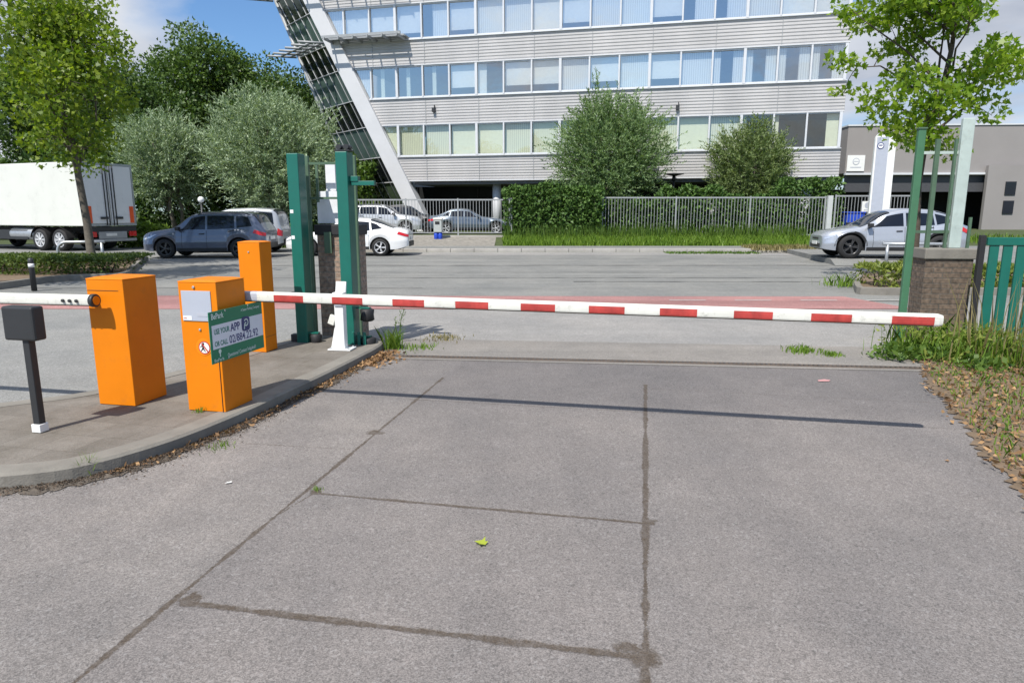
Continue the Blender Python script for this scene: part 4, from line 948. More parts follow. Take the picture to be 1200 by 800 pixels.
hoop(a[0]-0.7, 21.9, b[0]-0.75, 22.0, 0.66, 'right galvanised hoop rail in front of the silver hatchback')
# ------------------------------------------------------------------ litter bin, notices, lamps
lx, lz = atY(513, 275, 34.0)
lb = thing('litter_bin', 'grey litter bin on legs with a blue bag showing below, before the left railing', 'bin', (lx, 34.2, 0.16), 0)
mb = MB(); mb.prism([(-0.2,-0.16),(0.2,-0.16),(0.2,0.16),(-0.2,0.16)], 0.52, 1.12); mb.build('body', M['bin'], lb, bevel=0.03)
mb = MB(); mb.box((0, 0, 1.17), (0.46, 0.38, 0.10)); mb.build('hood', M['white_dirty'], lb, bevel=0.04)
mb = MB(); mb.box((-0.02, -0.165, 0.98), (0.22, 0.012, 0.14)); mb.build('slot', M['black'], lb)
for s in (-1, 1): mb = MB(); mb.lathe([(0.05, 0.1), (0.105, 0.2), (0.11, 0.4), (0.09, 0.53)], (0.10*s, -0.02, 0), 'Z', 12); mb.build('blue_bag', M['blue'], lb)
mb = MB(); mb.box((0, 0.12, 0.28), (0.07, 0.07, 0.56)); mb.build('leg', M['darkmetal'], lb)
nx_, nz_ = atY(1016, 242, 34.0)
nb_ = tag(MB().box((0, 0, 0), (0.55, 0.03, 0.5)).build('notice_board', M['white'], bevel=0.004), 'white square notice fixed to the right railing beside the totem', 'sign'); nb_.location = (nx_, 33.95, nz_)
mb = MB(); mb.lathe([(0.15, -0.017), (0.15, -0.02)], (0, 0, 0.05), 'Y', 18); mb.box((0, -0.018, -0.17), (0.35, 0.004, 0.05)); mb.build('marking', M['silver'], nb_)
bx_, bz_ = atY(1003, 246, 36.0)
wbn = thing('wheelie_bin', 'pair-wide bright blue bin behind the right railing', 'bin', (bx_, 36.2, 0.45), 0)
mb = MB(); mb.prism([(-0.45,-0.3),(0.45,-0.3),(0.45,0.3),(-0.45,0.3)], 0.08, 1.15); mb.build('body', M['blue'], wbn, bevel=0.03)
mb = MB(); mb.box((0, 0, 1.19), (0.98, 0.68, 0.08)); mb.build('lid', M['blue'], wbn, bevel=0.03)
for s in (-1, 1): mb = MB(); mb.lathe([(0.09, -0.05), (0.09, 0.05)], (0.32*s, 0.2, 0.09), 'X', 14); mb.build('wheel', M['tyre'], wbn)
def disc_lamp(u, vtop, Y, label, m):
    x, z = atY(u, vtop, Y); t = thing('garden_lamp', label, 'lamp', (x, Y, 0.45), 0, 'disc topped lamps before the office block'); h = z-0.45
    mb = MB(); mb.lathe([(0.06, 0), (0.05, h-0.1)], (0,0,0), 'Z', 12); mb.build('pole', M['darkmetal'], t)
    mb = MB(); mb.lathe([(0.05, h-0.12), (0.55, h-0.02), (0.55, h), (0.08, h+0.06)], (0,0,0), 'Z', 24); mb.build('disc_head', M['darkmetal'], t)
    mb = MB(); mb.lathe([(0.10, h-0.38), (0.12, h-0.25), (0.08, h-0.10)], (0,0,0), 'Z', 14); mb.build('lamp_glass', m, t)
disc_lamp(790, 204, 39.5, 'dark disc topped lamp between the two round bushes', M['darkmetal'])
disc_lamp(953, 201, 39.5, 'disc topped lamp with yellow glass near the right corner of the office block', mat('yellow lamp glass', (0.75, 0.45, 0.03), 0.3))
x, z = atY(235.5, 233, 27.6)
gl_ = thing('globe_lamp', 'low lamp post with white round globe beyond the dark grey car', 'lamp', (x, 29.5*1.0, 0.0), 0)
x, z = atY(235.5, 234, 29.5); gl_.location.x = x
mb = MB(); mb.lathe([(0.05, 0), (0.04, z-0.14)], (0,0,0), 'Z', 12); mb.build('pole', M['darkmetal'], gl_)
mb = MB(); mb.lathe([(0.13*math.sin(a)+0.001, z-0.13*math.cos(a)) for a in [R(q) for q in range(0, 181, 15)]], (0,0,0), 'Z', 18); mb.build('globe', M['white'], gl_)
# ------------------------------------------------------------------ vehicles
def interp(tab, x): return float(np.interp(x, [t[0] for t in tab], [t[1] for t in tab]))
def sinterp(tab, x):
    """smooth (monotone cubic) interpolation"""
    X = [t[0] for t in tab]; Y = [t[1] for t in tab]
    if x <= X[0]: return Y[0]
    if x >= X[-1]: return Y[-1]
    i = max(j for j in range(len(X)-1) if X[j] <= x); h = X[i+1]-X[i]; t = (x-X[i])/h
    d = [(Y[j+1]-Y[j])/(X[j+1]-X[j]) for j in range(len(X)-1)]
    def sl(j):
        if j == 0: return d[0]
        if j == len(X)-1: return d[-1]
        return 0 if d[j-1]*d[j] <= 0 else 2*d[j-1]*d[j]/(d[j-1]+d[j])
    m0, m1 = sl(i), sl(i+1)
    return Y[i]*(2*t**3-3*t*t+1)+h*m0*(t**3-2*t*t+t)+Y[i+1]*(-2*t**3+3*t*t)+h*m1*(t**3-t*t)
class Car:
    """body as sections along x (0 = front bumper, L = rear); y<0 is the left side"""
    def __init__(s, L, W, top, belt, xf, xr, wr, sill=0.26, roofw=0.76, endround=0.75, cowl=None, rend=None, arch=1.18):
        s.L, s.W, s.top, s.belt, s.xf, s.xr, s.wr, s.sill, s.roofw, s.er, s.arch = L, W, top, belt, xf, xr, wr, sill, roofw, endround, arch
        s.nA, s.nB, s.nC = 10, 8, 10
    def zt(s, x): return sinterp(s.top, x)
    def zbelt(s, x): return min(sinterp(s.belt, x), s.zt(x)-0.03)
    def zb(s, x):
        z = s.sill; e = 0.55
        if x < e: z += 0.06*(1-x/e)**2
        if x > s.L-e: z += 0.14*(1-(s.L-x)/e)**1.5
        for c in (s.xf, s.xr):
            r = s.wr*s.arch
            if abs(x-c) < r: z = max(z, s.wr+math.sqrt(r*r-(x-c)**2))
        return z
    def wx(s, x):
        d = min(x, s.L-x); r = s.er
        k = 1 if d >= r else math.sqrt(max(0, 1-((r-d)/r)**2.4))
        return s.W/2*(0.70+0.30*k)
    def section(s, x):
        zb, zk, zt = s.zb(x), s.zbelt(x), s.zt(x); w = s.wx(x); P = []
        zb = min(zb, zk-0.06); g = max(0.0, min(1, (zt-zk)/0.35))
        wt = w*(0.93-(0.93-s.roofw)*g)
        for i in range(s.nA+1):
            t = i/s.nA; z = zb+(zk-zb)*t
            bul = 0.955+0.045*math.sin(math.pi*min(1, 0.15+0.95*t))+(0.012 if 0.30 < t < 0.55 else 0.0)-0.02*max(0, t-0.85)/0.15
            P.append((w*bul, z))
        w0 = P[-1][0]; zs = zt-0.09*g-0.015
        for i in range(1, s.nB+1):
            t = i/s.nB; P.append((w0+(wt-w0)*t**1.15, zk+(zs-zk)*t))
        for i in range(1, s.nC+1):
            t = i/s.nC; a = t*math.pi/2
            P.append((wt*math.cos(a)**0.75 if t < 1 else 0.0, zs+(zt-zs)*math.sin(a)**0.9))
        return P
    def stations(s):
        X = set(np.linspace(0, s.L, 60)); r = s.wr*s.arch
        for c in (s.xf, s.xr):
            for a in np.linspace(0, math.pi, 22): X.add(c-r*math.cos(a))
            X.add(c-r-0.004); X.add(c+r+0.004)
        X |= {0.02, 0.06, 0.12, s.L-0.02, s.L-0.06, s.L-0.12}
        return sorted(x for x in X if 0 <= x <= s.L)
    def body(s):
        mb = MB(); X = s.stations(); n = s.nA+s.nB+s.nC+1
        for sgn_ in (1, -1):
            vs = []
            for x in X: vs += [(x, sgn_*y, z) for (y, z) in s.section(x)]
            fs = [(i*n+j, i*n+j+1, (i+1)*n+j+1, (i+1)*n+j) if sgn_ > 0 else (i*n+j, (i+1)*n+j, (i+1)*n+j+1, i*n+j+1) for i in range(len(X)-1) for j in range(n-1)]
            mb.add(vs, fs, 0, True)
        for x in (0, s.L):
            P = s.section(x); ring = [(x, y, z) for y, z in P]+[(x, -y, z) for y, z in reversed(P[:-1])]
            mb.add(ring, [tuple(range(len(ring)))], 0, False)
        return mb
    def pt(s, x, seg, t, side, off=0.006):
        """point on the surface: seg 'A' side, 'B' greenhouse side, 'C' roof/bonnet; side -1 left, +1 right"""
        def raw(xx, tt):
            P = s.section(min(max(xx, 0), s.L)); base, cnt = {'A': (0, s.nA), 'B': (s.nA, s.nB), 'C': (s.nA+s.nB, s.nC)}[seg]
            q = min(max(tt, 0), 1)*cnt; i = min(int(q), cnt-1); f = q-i
            a, b = P[base+i], P[base+i+1]
            return Vector((xx, side*(a[0]+(b[0]-a[0])*f), a[1]+(b[1]-a[1])*f))
        p = raw(x, t); e = 0.02
        du = raw(min(x+e, s.L), t)-raw(max(x-e, 0), t); dv = raw(x, min(t+0.05, 1))-raw(x, max(t-0.05, 0))
        nrm = du.cross(dv)
        if nrm.length < 1e-9: return p
        nrm.normalize()
        ctr = Vector((x, 0, 0.6 if seg != 'C' else 0))
        if nrm.dot(p-ctr) < 0: nrm = -nrm
        return p+nrm*off
    def patch(s, name, quad, seg, side, m, parent, nu=14, nv=8, off=0.006, both=False):
        """quad: 4 corners (x,t) in order; draped on the surface"""
        mb = MB(); (x0, t0), (x1, t1), (x2, t2), (x3, t3) = quad
        def fill(sd):
            vs = []
            for i in range(nu+1):
                u = i/nu; a = (x0+(x1-x0)*u, t0+(t1-t0)*u); b = (x3+(x2-x3)*u, t3+(t2-t3)*u)
                for j in range(nv+1):
                    v = j/nv; vs.append(s.pt(a[0]+(b[0]-a[0])*v, seg, a[1]+(b[1]-a[1])*v, sd, off))
            n = nv+1
            mb.add(vs, [(i*n+j, i*n+j+1, (i+1)*n+j+1, (i+1)*n+j) for i in range(nu) for j in range(nv)], 0, True)
        fill(side)
        if both: fill(-side)
        return mb.build(name, m, parent)
def wheel(parent, x, y, r, wd, side, rimm, spokes=5):
    mb = MB(); h = wd/2
    mb.lathe([(r*0.66, -h), (r*0.90, -h), (r*0.985, -h*0.7), (r, -h*0.3), (r, h*0.3), (r*0.985, h*0.7), (r*0.90, h), (r*0.66, h)], (0,0,0), 'Y', 32, cap=False)
    wv = mb.build('wheel', M['tyre'], parent); wv.location = (x, y, r)
    mb = MB(); o = side*h
    mb.lathe([(r*0.67, o*0.98), (r*0.62, o*1.02), (r*0.60, o*0.2)], (0,0,0), 'Y', 32, cap=False); mb.lathe([(r*0.14, o*0.5), (r*0.14, o*0.98), (r*0.05, o*1.0)], (0,0,0), 'Y', 16)
    for k in range(spokes):
        a = 2*math.pi*k/spokes; 
        for da in (-0.11, 0.11):
            mb.box((math.cos(a+da)*r*0.37, o*0.86, math.sin(a+da)*r*0.37), (r*0.52, abs(h)*0.22, r*0.075), rot=Matrix.Rotation(-(a+da), 3, 'Y'))
    mb.build('rim', rimm, wv)
    mb = MB(); mb.lathe([(r*0.66, o*0.25), (r*0.001, o*0.26)], (0,0,0), 'Y', 24); mb.build('brake_disc', M['dark'], wv)
    return wv
def make_car(label, cat, loc, rz, L, W, top, belt, xf, xr, wr, paint, rimm, cowl, roof0, roof1, rend, wins, name='parked_car', group='vehicles parked along the road', spokes=5, trim=True, sill=0.26, tail='wide', roofw=0.76, endround=0.75, rearwin=True, clad_arch=False, rails=False):
    c = Car(L, W, top, belt, xf, xr, wr, sill, roofw, endround)
    root = thing(name, label, cat, loc, rz, group)
    # local origin: middle of the wheelbase on the ground; front towards -x
    cx = (xf+xr)/2
    kids = []
    o = c.body().build('body', paint, root); bm = bmesh.new(); bm.from_mesh(o.data); bmesh.ops.remove_doubles(bm, verts=bm.verts, dist=0.0008); bmesh.ops.recalc_face_normals(bm, faces=bm.faces); bm.to_mesh(o.data); bm.free(); kids.append(o)
    # under body and wheel wells
    mb = MB(); mb.box((cx, 0, sill+0.13), (L-0.5, W*0.80, 0.26)); mb.box((cx, 0, 0.62), (L-0.7, W*0.66, 0.5)); kids.append(mb.build('underbody', M['plastic'], root))
    for side in (-1, 1):
        for q in wins: kids.append(c.patch('side_window', q, 'B', side, M['carglass'], root))
        xs_ = sorted({q[1][0] for q in wins})
        for xd in [roof0*0.5+cowl*0.5-0.05, (wins[0][1][0]+wins[1][0][0])/2 if len(wins) > 1 else 2.2, wins[1][1][0]-0.05 if len(wins) > 1 else 3.0]:
            kids.append(c.patch('door_gap', [(xd, 0.08), (xd+0.012, 0.08), (xd+0.012, 0.99), (xd, 0.99)], 'A', side, M['black'], root, 1, 10, 0.003))
        for q in wins[:2]:
            xh = q[1][0]-0.22; kids.append(c.patch('door_handle', [(xh, 0.80), (xh+0.19, 0.80), (xh+0.19, 0.85), (xh, 0.85)], 'A', side, paint if not trim else M['plastic'], root, 4, 2, 0.02))
        kids.append(c.patch('sill_trim', [(xf+wr*1.25, 0.0), (xr-wr*1.25, 0.0), (xr-wr*1.25, 0.16), (xf+wr*1.25, 0.16)], 'A', side, M['plastic'], root, 12, 3, 0.008))
        if clad_arch:
            for cc in (xf, xr):
                mb = MB(); r0, r1 = wr*1.15, wr*1.33; vs = []
                for a in np.linspace(0.05, math.pi-0.05, 24):
                    for r in (r0, r1):
                        x = cc-r*math.cos(a); z = wr+r*math.sin(a); zz0, zz1 = c.zb(x), c.zbelt(x); t = (z-zz0)/max(zz1-zz0, 0.01)
                        p = c.pt(x, 'A', max(0, min(1, t)), side, 0.010); vs.append((x, p.y, z))
                mb.add(vs, [(2*i, 2*i+1, 2*i+3, 2*i+2) for i in range(23)], 0, True); kids.append(mb.build('arch_trim', M['plastic'], root))
        kids.append(c.patch('head_lamp', [(0.06, 0.80), (0.62, 0.86), (0.58, 0.97), (0.05, 0.95)], 'A', side, M['head'], root, 8, 4, 0.008))
        if tail == 'wide': kids.append(c.patch('tail_lamp', [(L-0.42, 0.80), (L-0.01, 0.72), (L-0.01, 0.93), (L-0.36, 0.96)], 'A', side, M['tail'], root, 8, 4, 0.012))
        else: kids.append(c.patch('tail_lamp', [(L-0.20, 0.55), (L-0.01, 0.55), (L-0.01, 0.98), (L-0.16, 0.98)], 'A', side, M['tail'], root, 6, 8, 0.012))
        # door mirror
        zk = c.zbelt(cowl+0.35); yk = c.wx(cowl+0.35)
        mb = MB(); mb.box((cowl+0.33, side*(yk+0.07), zk+0.09), (0.14, 0.20, 0.13)); mb.box((cowl+0.36, side*(yk-0.03), zk+0.03), (0.06, 0.12, 0.04)); kids.append(mb.build('door_mirror', paint if not trim else M['plastic'], root, bevel=0.03))
        for xw in (xf, xr): kids.append(wheel(root, xw, side*(W/2-0.125), wr, 0.22, side, rimm, spokes))
    kids.append(c.patch('windscreen', [(cowl+0.06, 0.10), (roof0-0.06, 0.12), (roof0-0.06, 1.0), (cowl+0.06, 1.0)], 'C', -1, M['carglass'], root, 10, 10, 0.006, True))
    if rearwin: kids.append(c.patch('rear_window', [(roof1+0.06, 0.14), (rend-0.05, 0.12), (rend-0.05, 1.0), (roof1+0.06, 1.0)], 'C', -1, M['carglass'], root, 10, 10, 0.006, True))
    # bumpers, plate, grille on the ends
    zb0 = c.zb(0); zt0 = c.zt(0); zbL = c.zb(L); ztL = c.zt(L); w0 = c.wx(0)
    mb = MB(); mb.box((-0.012, 0, zb0+(zt0-zb0)*0.22), (0.03, w0*1.5, (zt0-zb0)*0.30)); mb.box((-0.010, 0, zb0+(zt0-zb0)*0.78), (0.03, w0*0.9, (zt0-zb0)*0.14)); kids.append(mb.build('grille', M['plastic'], root, bevel=0.01))
    mb = MB(); mb.box((L+0.012, 0, zbL+0.06), (0.05, w0*1.75, 0.20)); kids.append(mb.build('rear_bumper', M['plastic'], root, bevel=0.02))
    zp = zbL+(ztL-zbL)*(0.55 if tail == 'wide' else 0.35)
    mb = MB(); mb.box((L+0.018, 0, zp), (0.02, 0.52, 0.12)); kids.append(mb.build('number_plate', M['plate'], root, bevel=0.003))
    mb = MB(); mb.box((-0.03, 0, zb0+(zt0-zb0)*0.42), (0.02, 0.52, 0.11)); kids.append(mb.build('number_plate', M['plate'], root, bevel=0.003))
    if rails:
        for side in (-1, 1):
            mb = MB(); mb.tube([c.pt(roof0+0.1, 'C', 0.15, side, 0.01), c.pt(roof0+0.3, 'C', 0.15, side, 0.05), c.pt((roof0+roof1)/2, 'C', 0.15, side, 0.05), c.pt(roof1-0.2, 'C', 0.15, side, 0.05), c.pt(roof1, 'C', 0.15, side, 0.01)], 0.017, 8)
            kids.append(mb.build('roof_rail', M['darkmetal'], root))
    for o in kids: o.location.x -= cx
    return root, c
# dark grey family car (front to the left)
p1 = carpaint('slate grey metallic', (0.115, 0.135, 0.185), 0.40)
top = [(0, .80), (.2, .95), (.6, 1.03), (1.08, 1.10), (1.22, 1.16), (1.92, 1.62), (2.5, 1.70), (3.5, 1.69), (4.08, 1.62), (4.36, 1.22), (4.44, 1.08), (4.49, 1.0)]
belt = [(0, .72), (.5, .86), (1.3, .98), (3.0, 1.04), (4.0, 1.08), (4.49, .95)]
wins = [[(1.46, .10), (2.36, .05), (2.36, .90), (1.86, .90)], [(2.44, .05), (3.42, .05), (3.40, .90), (2.44, .90)], [(3.50, .06), (4.05, .18), (3.90, .88), (3.48, .90)]]
x0, y0 = at(190, 303); x1, y1 = at(287, 302)
TX = (x0+x1)/2-0.05
make_car('dark slate grey estate car with black wheels stopped on the road beyond the orange cabinets', 'car', (TX, 26.05, -0.01), R(1.5), 4.49, 1.86, top, belt, 0.87, 3.56, 0.355, p1, M['rimblack'], 1.10, 2.0, 3.98, 4.36, wins, rails=True, roofw=0.80)
# silver van behind it
p2 = carpaint('silver paint', (0.50, 0.52, 0.55), 0.4)
top = [(0, .80), (.2, .95), (.7, 1.08), (1.0, 1.18), (1.85, 1.72), (2.3, 1.83), (3.2, 1.86), (4.0, 1.82), (4.22, 1.70), (4.34, 1.10), (4.40, .95)]
belt = [(0, .75), (.5, .95), (1.2, 1.08), (4.0, 1.15), (4.4, .9)]
wins = [[(1.35, .08), (2.25, .05), (2.25, .90), (1.85, .90)], [(2.35, .05), (3.30, .05), (3.30, .90), (2.35, .90)], [(3.40, .05), (4.10, .08), (4.05, .88), (3.40, .90)]]
xv = atY(332, 270, 29.5)[0]
make_car('silver high roofed van half hidden behind the dark slate grey car', 'van', (xv-2.05, 29.6, -0.01), R(2), 4.40, 1.82, top, belt, 0.88, 3.6, 0.33, p2, M['rim'], 0.95, 1.95, 4.02, 4.30, wins, name='parked_van', tail='tall', roofw=0.84, endround=0.5)
# white saloon seen past the green posts
p3 = carpaint('white car paint', (0.76, 0.77, 0.78), 0.0)
top = [(0, .66), (.25, .78), (.8, .88), (1.25, .95), (1.40, 1.0), (2.15, 1.40), (2.7, 1.47), (3.2, 1.44), (3.7, 1.30), (4.25, 1.08), (4.55, 1.04), (4.72, .95), (4.76, .88)]
belt = [(0, .60), (.5, .74), (1.3, .88), (3.2, .94), (4.2, .99), (4.76, .85)]
wins = [[(1.62, .12), (2.42, .05), (2.42, .90), (2.05, .88)], [(2.50, .05), (3.30, .08), (3.25, .90), (2.50, .90)], [(3.37, .10), (3.80, .35), (3.55, .85), (3.32, .90)]]
x0, y0 = at(362, 300); x1, y1 = at(443, 300)
make_car('white saloon car with silver wheels waiting on the road behind the green gate posts', 'car', ((x0+x1)/2+0.02, 27.35, -0.01), R(0.5), 4.76, 1.83, top, belt, 0.92, 3.68, 0.335, p3, M['rim'], 1.25, 2.25, 3.25, 4.25, wins, roofw=0.72, trim=False)
# silver blue hatchback at the right
p4 = carpaint('pale silver blue', (0.39, 0.42, 0.475), 0.35)
top = [(0, .74), (.2, .87), (.65, .96), (1.05, 1.03), (1.2, 1.08), (2.0, 1.53), (2.6, 1.63), (3.3, 1.60), (4.05, 1.40), (4.35, 1.12), (4.52, 1.08), (4.58, .95)]
belt = [(0, .68), (.5, .84), (1.2, .98), (3.0, 1.05), (4.1, 1.10), (4.58, .92)]
wins = [[(1.45, .10), (2.45, .05), (2.45, .90), (1.95, .90)], [(2.53, .05), (3.40, .05), (3.36, .90), (2.53, .90)], [(3.47, .06), (4.02, .30), (3.75, .88), (3.42, .90)]]
make_car('pale silver blue hatchback with black wheels parked at right, front towards the grass strip', 'car', (12.55, 23.25, 0.155), R(-7), 4.58*0.99, 1.86, [(a*0.99, b) for a, b in top], [(a*0.99, b) for a, b in belt], 0.85*0.99, 3.62*0.99, 0.385, p4, M['rimblack'], 1.05*0.99, 2.1*0.99, 3.4*0.99, 4.35*0.99, [[(a*0.99, b) for a, b in q] for q in wins], clad_arch=True)
# cars behind the left railing (fronts to the right)
p5 = carpaint('grey blue metallic', (0.10, 0.13, 0.17), 0.4)
top = [(0, .66), (.25, .78), (.9, .90), (1.45, .97), (1.6, 1.01), (2.3, 1.37), (2.8, 1.43), (3.3, 1.40), (3.85, 1.18), (4.15, 1.06), (4.45, 1.04), (4.58, .92), (4.62, .85)]
belt = [(0, .60), (.5, .76), (1.4, .88), (3.4, .95), (4.62, .84)]
wins = [[(1.85, .12), (2.55, .05), (2.55, .90), (2.22, .88)], [(2.63, .05), (3.38, .08), (3.32, .90), (2.63, .90)], [(3.44, .10), (3.78, .35), (3.58, .85), (3.38, .90)]]
xc = atY(553, 260, 39.5)[0]
make_car('grey blue saloon car parked behind the left railing, right of the leaning band', 'car', (xc, 39.6, 0.45), R(180), 4.62, 1.8, top, belt, 0.8, 3.6, 0.325, p5, M['rim'], 1.45, 2.35, 3.35, 4.1, wins, group='cars parked behind the left railing', trim=False, roofw=0.72)
p6 = carpaint('light silver', (0.55, 0.57, 0.60), 0.35)
top = [(0, .80), (.2, .95), (.7, 1.04), (1.15, 1.10), (1.3, 1.15), (1.95, 1.58), (2.5, 1.66), (3.4, 1.65), (4.0, 1.58), (4.35, 1.15), (4.5, 1.0)]
belt = [(0, .74), (.5, .90), (1.3, 1.02), (4.0, 1.10), (4.5, .95)]
wins = [[(1.5, .10), (2.35, .05), (2.35, .90), (1.9, .90)], [(2.43, .05), (3.35, .05), (3.32, .90), (2.43, .90)], [(3.42, .06), (3.95, .25), (3.75, .88), (3.38, .90)]]
xc = atY(450, 260, 39.0)[0]
make_car('light silver tall car parked behind the left railing under the glazed end', 'car', (xc, 39.0, 0.45), R(180), 4.5, 1.85, top, belt, 0.85, 3.55, 0.35, p6, M['rim'], 1.15, 2.05, 3.8, 4.3, wins, group='cars parked behind the left railing', rails=True)
p7 = carpaint('black car paint', (0.012, 0.012, 0.014), 0.2)
xc = atY(476, 260, 41.6)[0]
make_car('black car almost hidden behind the light silver tall car', 'car', (xc, 41.7, 0.45), R(180), 4.5, 1.85, top, belt, 0.85, 3.55, 0.35, p7, M['rimblack'], 1.15, 2.05, 3.8, 4.3, wins, group='cars parked behind the left railing')
# ------------------------------------------------------------------ the lorry
H_ = math.atan2(0.30, -0.954)
lo = thing('box_lorry', 'white box lorry with closed rear doors and orange corner panels, behind the left tree', 'lorry', (-17.55, 30.9, -0.01), 0)
hd = Vector((-0.93, 0.365, 0)).normalized()
lo.rotation_euler = (0, 0, math.atan2(hd.y, hd.x))       # local +x is the driving direction; rear face at x=0, camera side is +y
near = Vector((-hd.y, hd.x, 0))
if near.y > 0: near = -near
# place so that the near rear corner projects at u=98
cr = atY(99, 260, 29.3); far_c = Vector((cr[0], 29.3, 0))
lo.location = (far_c.x-near.x*1.25, far_c.y-near.y*1.25, -0.01)
ys_ = 1 if (Matrix.Rotation(lo.rotation_euler.z, 3, 'Z') @ Vector((0, 1, 0))).y < 0 else -1
BW, BL, Z0, Z1 = 2.5, 9.0, 1.08, 3.75
M['lorry'] = mat('white lorry body', (0.66, 0.67, 0.62), 0.45, var=0.05, scale=0.8, dirt=0.12)
M['lorrydoor'] = mat('grey white lorry door', (0.72, 0.73, 0.73), 0.45, var=0.05, scale=1.2, dirt=0.2)
mb = MB(); mb.box((BL/2, 0, (Z0+Z1)/2), (BL, BW, Z1-Z0)); mb.build('box_body', M['lorry'], lo, bevel=0.03)
mb = MB(); 
for (y, z, w_, h_) in ((0, Z1-0.05, BW, 0.1), (0, Z0+0.04, BW, 0.08), (-BW/2+0.04, (Z0+Z1)/2, 0.08, Z1-Z0-0.2), (BW/2-0.04, (Z0+Z1)/2, 0.08, Z1-Z0-0.2)): mb.box((-0.02, y, z), (0.05, w_, h_))
mb.build('rear_frame', M['steel'], lo)
for s in (-1, 1):
    mb = MB(); mb.box((-0.03, s*0.59, (Z0+Z1)/2), (0.04, 1.13, Z1-Z0-0.22)); d = mb.build('rear_door', M['lorrydoor'], lo, bevel=0.01)
    for q in (0.10, 0.24):
        mb = MB(); mb.tube([(-0.075, s*q, Z0+0.02), (-0.075, s*q, Z1-0.06)], 0.022, 8); mb.build('lock_rod', M['darkmetal'], d)
    mb = MB(); mb.box((-0.09, s*0.36, Z0+0.34), (0.03, 0.36, 0.10)); mb.build('handle', M['darkmetal'], d)
    mb = MB(); mb.box((-0.062, s*1.02, Z0+0.48), (0.012, 0.20, 0.72)); mb.build('orange_panel', M['amber'], lo)
mb = MB(); mb.box((0.05, 0, Z0-0.16), (0.2, BW-0.1, 0.26)); mb.build('rear_beam', M['darkmetal'], lo, bevel=0.01)
mb = MB(); mb.box((-0.04, 0.0, 0.68), (0.06, 1.35, 0.30)); mb.build('plate_carrier', M['steelbar'], lo, bevel=0.01)
mb = MB(); mb.box((-0.08, 0.1, 0.70), (0.012, 0.52, 0.12)); mb.build('number_plate', M['plate'], lo)
for s in (-1, 1): mb = MB(); mb.box((-0.05, s*0.98, 0.72), (0.08, 0.36, 0.22)); mb.build('tail_lamp', M['tail'], lo, bevel=0.02)
mb = MB(); mb.box((0.0, 0, 0.46), (0.12, BW-0.15, 0.12)); mb.build('underrun_bar', M['steelbar'], lo, bevel=0.02)
mb = MB(); mb.box((BL/2, 0, 0.86), (BL-0.2, 0.9, 0.26)); mb.build('chassis', M['darkmetal'], lo)
for s in (-1, 1):
    mb = MB(); mb.box((BL/2+0.9, s*1.13, 0.68), (3.2, 0.05, 0.42)); mb.build('side_guard', M['darkmetal'], lo, bevel=0.02)
    mb = MB(); mb.lathe([(0.25, -0.8), (0.27, -0.75), (0.27, 0.75), (0.25, 0.8)], (4.2, s*0.92, 0.72), 'X', 18); mb.build('tank', M['steel'], lo)
    for x in (1.7, 2.95, 7.9):
        wv = wheel(lo, x, s*1.05, 0.48, 0.36, s, M['rim'], 8)
        mb = MB(); 
        mb.add([(x+r*math.cos(a), s*1.05+yy, 0.48+r*math.sin(a)) for a in [R(q) for q in range(10, 171, 16)] for r, yy in ((0.56, -0.2), (0.56, 0.2))], [(2*i, 2*i+1, 2*i+3, 2*i+2) for i in range(10)], 0, True); mb.build('mudguard', M['plastic'], lo)
mb = MB(); mb.box((BL+1.2, 0, 1.75), (2.0, 2.4, 2.6)); mb.build('cab', M['lorry'], lo, bevel=0.15)
# ------------------------------------------------------------------ vegetation
def unit(n):
    v = rng.normal(size=(n, 3)); return v/np.linalg.norm(v, axis=1)[:, None]
def frames(d, roll=None):
    """for directions d (n,3): two perpendicular unit vectors, turned by a random roll"""
    a = np.where(np.abs(d[:, 2:3]) < 0.9, np.array([[0, 0, 1.0]]), np.array([[1.0, 0, 0]]))
    e1 = np.cross(d, a); e1 /= np.linalg.norm(e1, axis=1)[:, None]; e2 = np.cross(d, e1)
    if roll is None: roll = rng.uniform(0, 2*np.pi, len(d))
    c, s = np.cos(roll)[:, None], np.sin(roll)[:, None]
    return e1*c+e2*s, -e1*s+e2*c
def leaf_quads(P, D, ln, wd, droop=0.2):
    """narrow kite leaves: P base points, D directions, ln/wd arrays"""
    n = len(P); S, Nn = frames(D); ln = ln[:, None]; wd = wd[:, None]
    V = np.empty((n, 4, 3)); V[:, 0] = P; V[:, 1] = P+D*ln*0.45+S*wd/2+Nn*wd*0.15; V[:, 2] = P+D*ln-Nn*ln*droop; V[:, 3] = P+D*ln*0.45-S*wd/2+Nn*wd*0.15
    return V.reshape(-1, 3), np.arange(n*4).reshape(n, 4)
STAR = [(0, 0), (0.34, -0.10), (0.30, 0.16), (0.72, 0.30), (0.36, 0.42), (0.28, 0.55), (0, 1.0), (-0.28, 0.55), (-0.36, 0.42), (-0.72, 0.30), (-0.30, 0.16), (-0.34, -0.10)]
def leaf_stars(P, D, sz):
    n = len(P); S, Nn = frames(D); V = np.empty((n, 12, 3))
    for i, (a, b) in enumerate(STAR): V[:, i] = P+(S*a+D*b)*sz[:, None]*0.75+Nn*sz[:, None]*(0.12*abs(a)-0.10*b*b)
    return V.reshape(-1, 3), np.arange(n*12).reshape(n, 12)
def wander(p0, p1, k, amp):
    p0, p1 = Vector(p0), Vector(p1); out = []
    L_ = (p1-p0).length; o = Vector((0, 0, 0))
    for i in range(k+1):
        t = i/k
        if 0 < i < k: o = o*0.6+Vector([float(q) for q in rng.normal(size=3)])*amp*L_
        out.append(p0.lerp(p1, t)+o*math.sin(math.pi*t)+Vector((0, 0, amp*L_*0.8*math.sin(math.pi*t))))
    return out
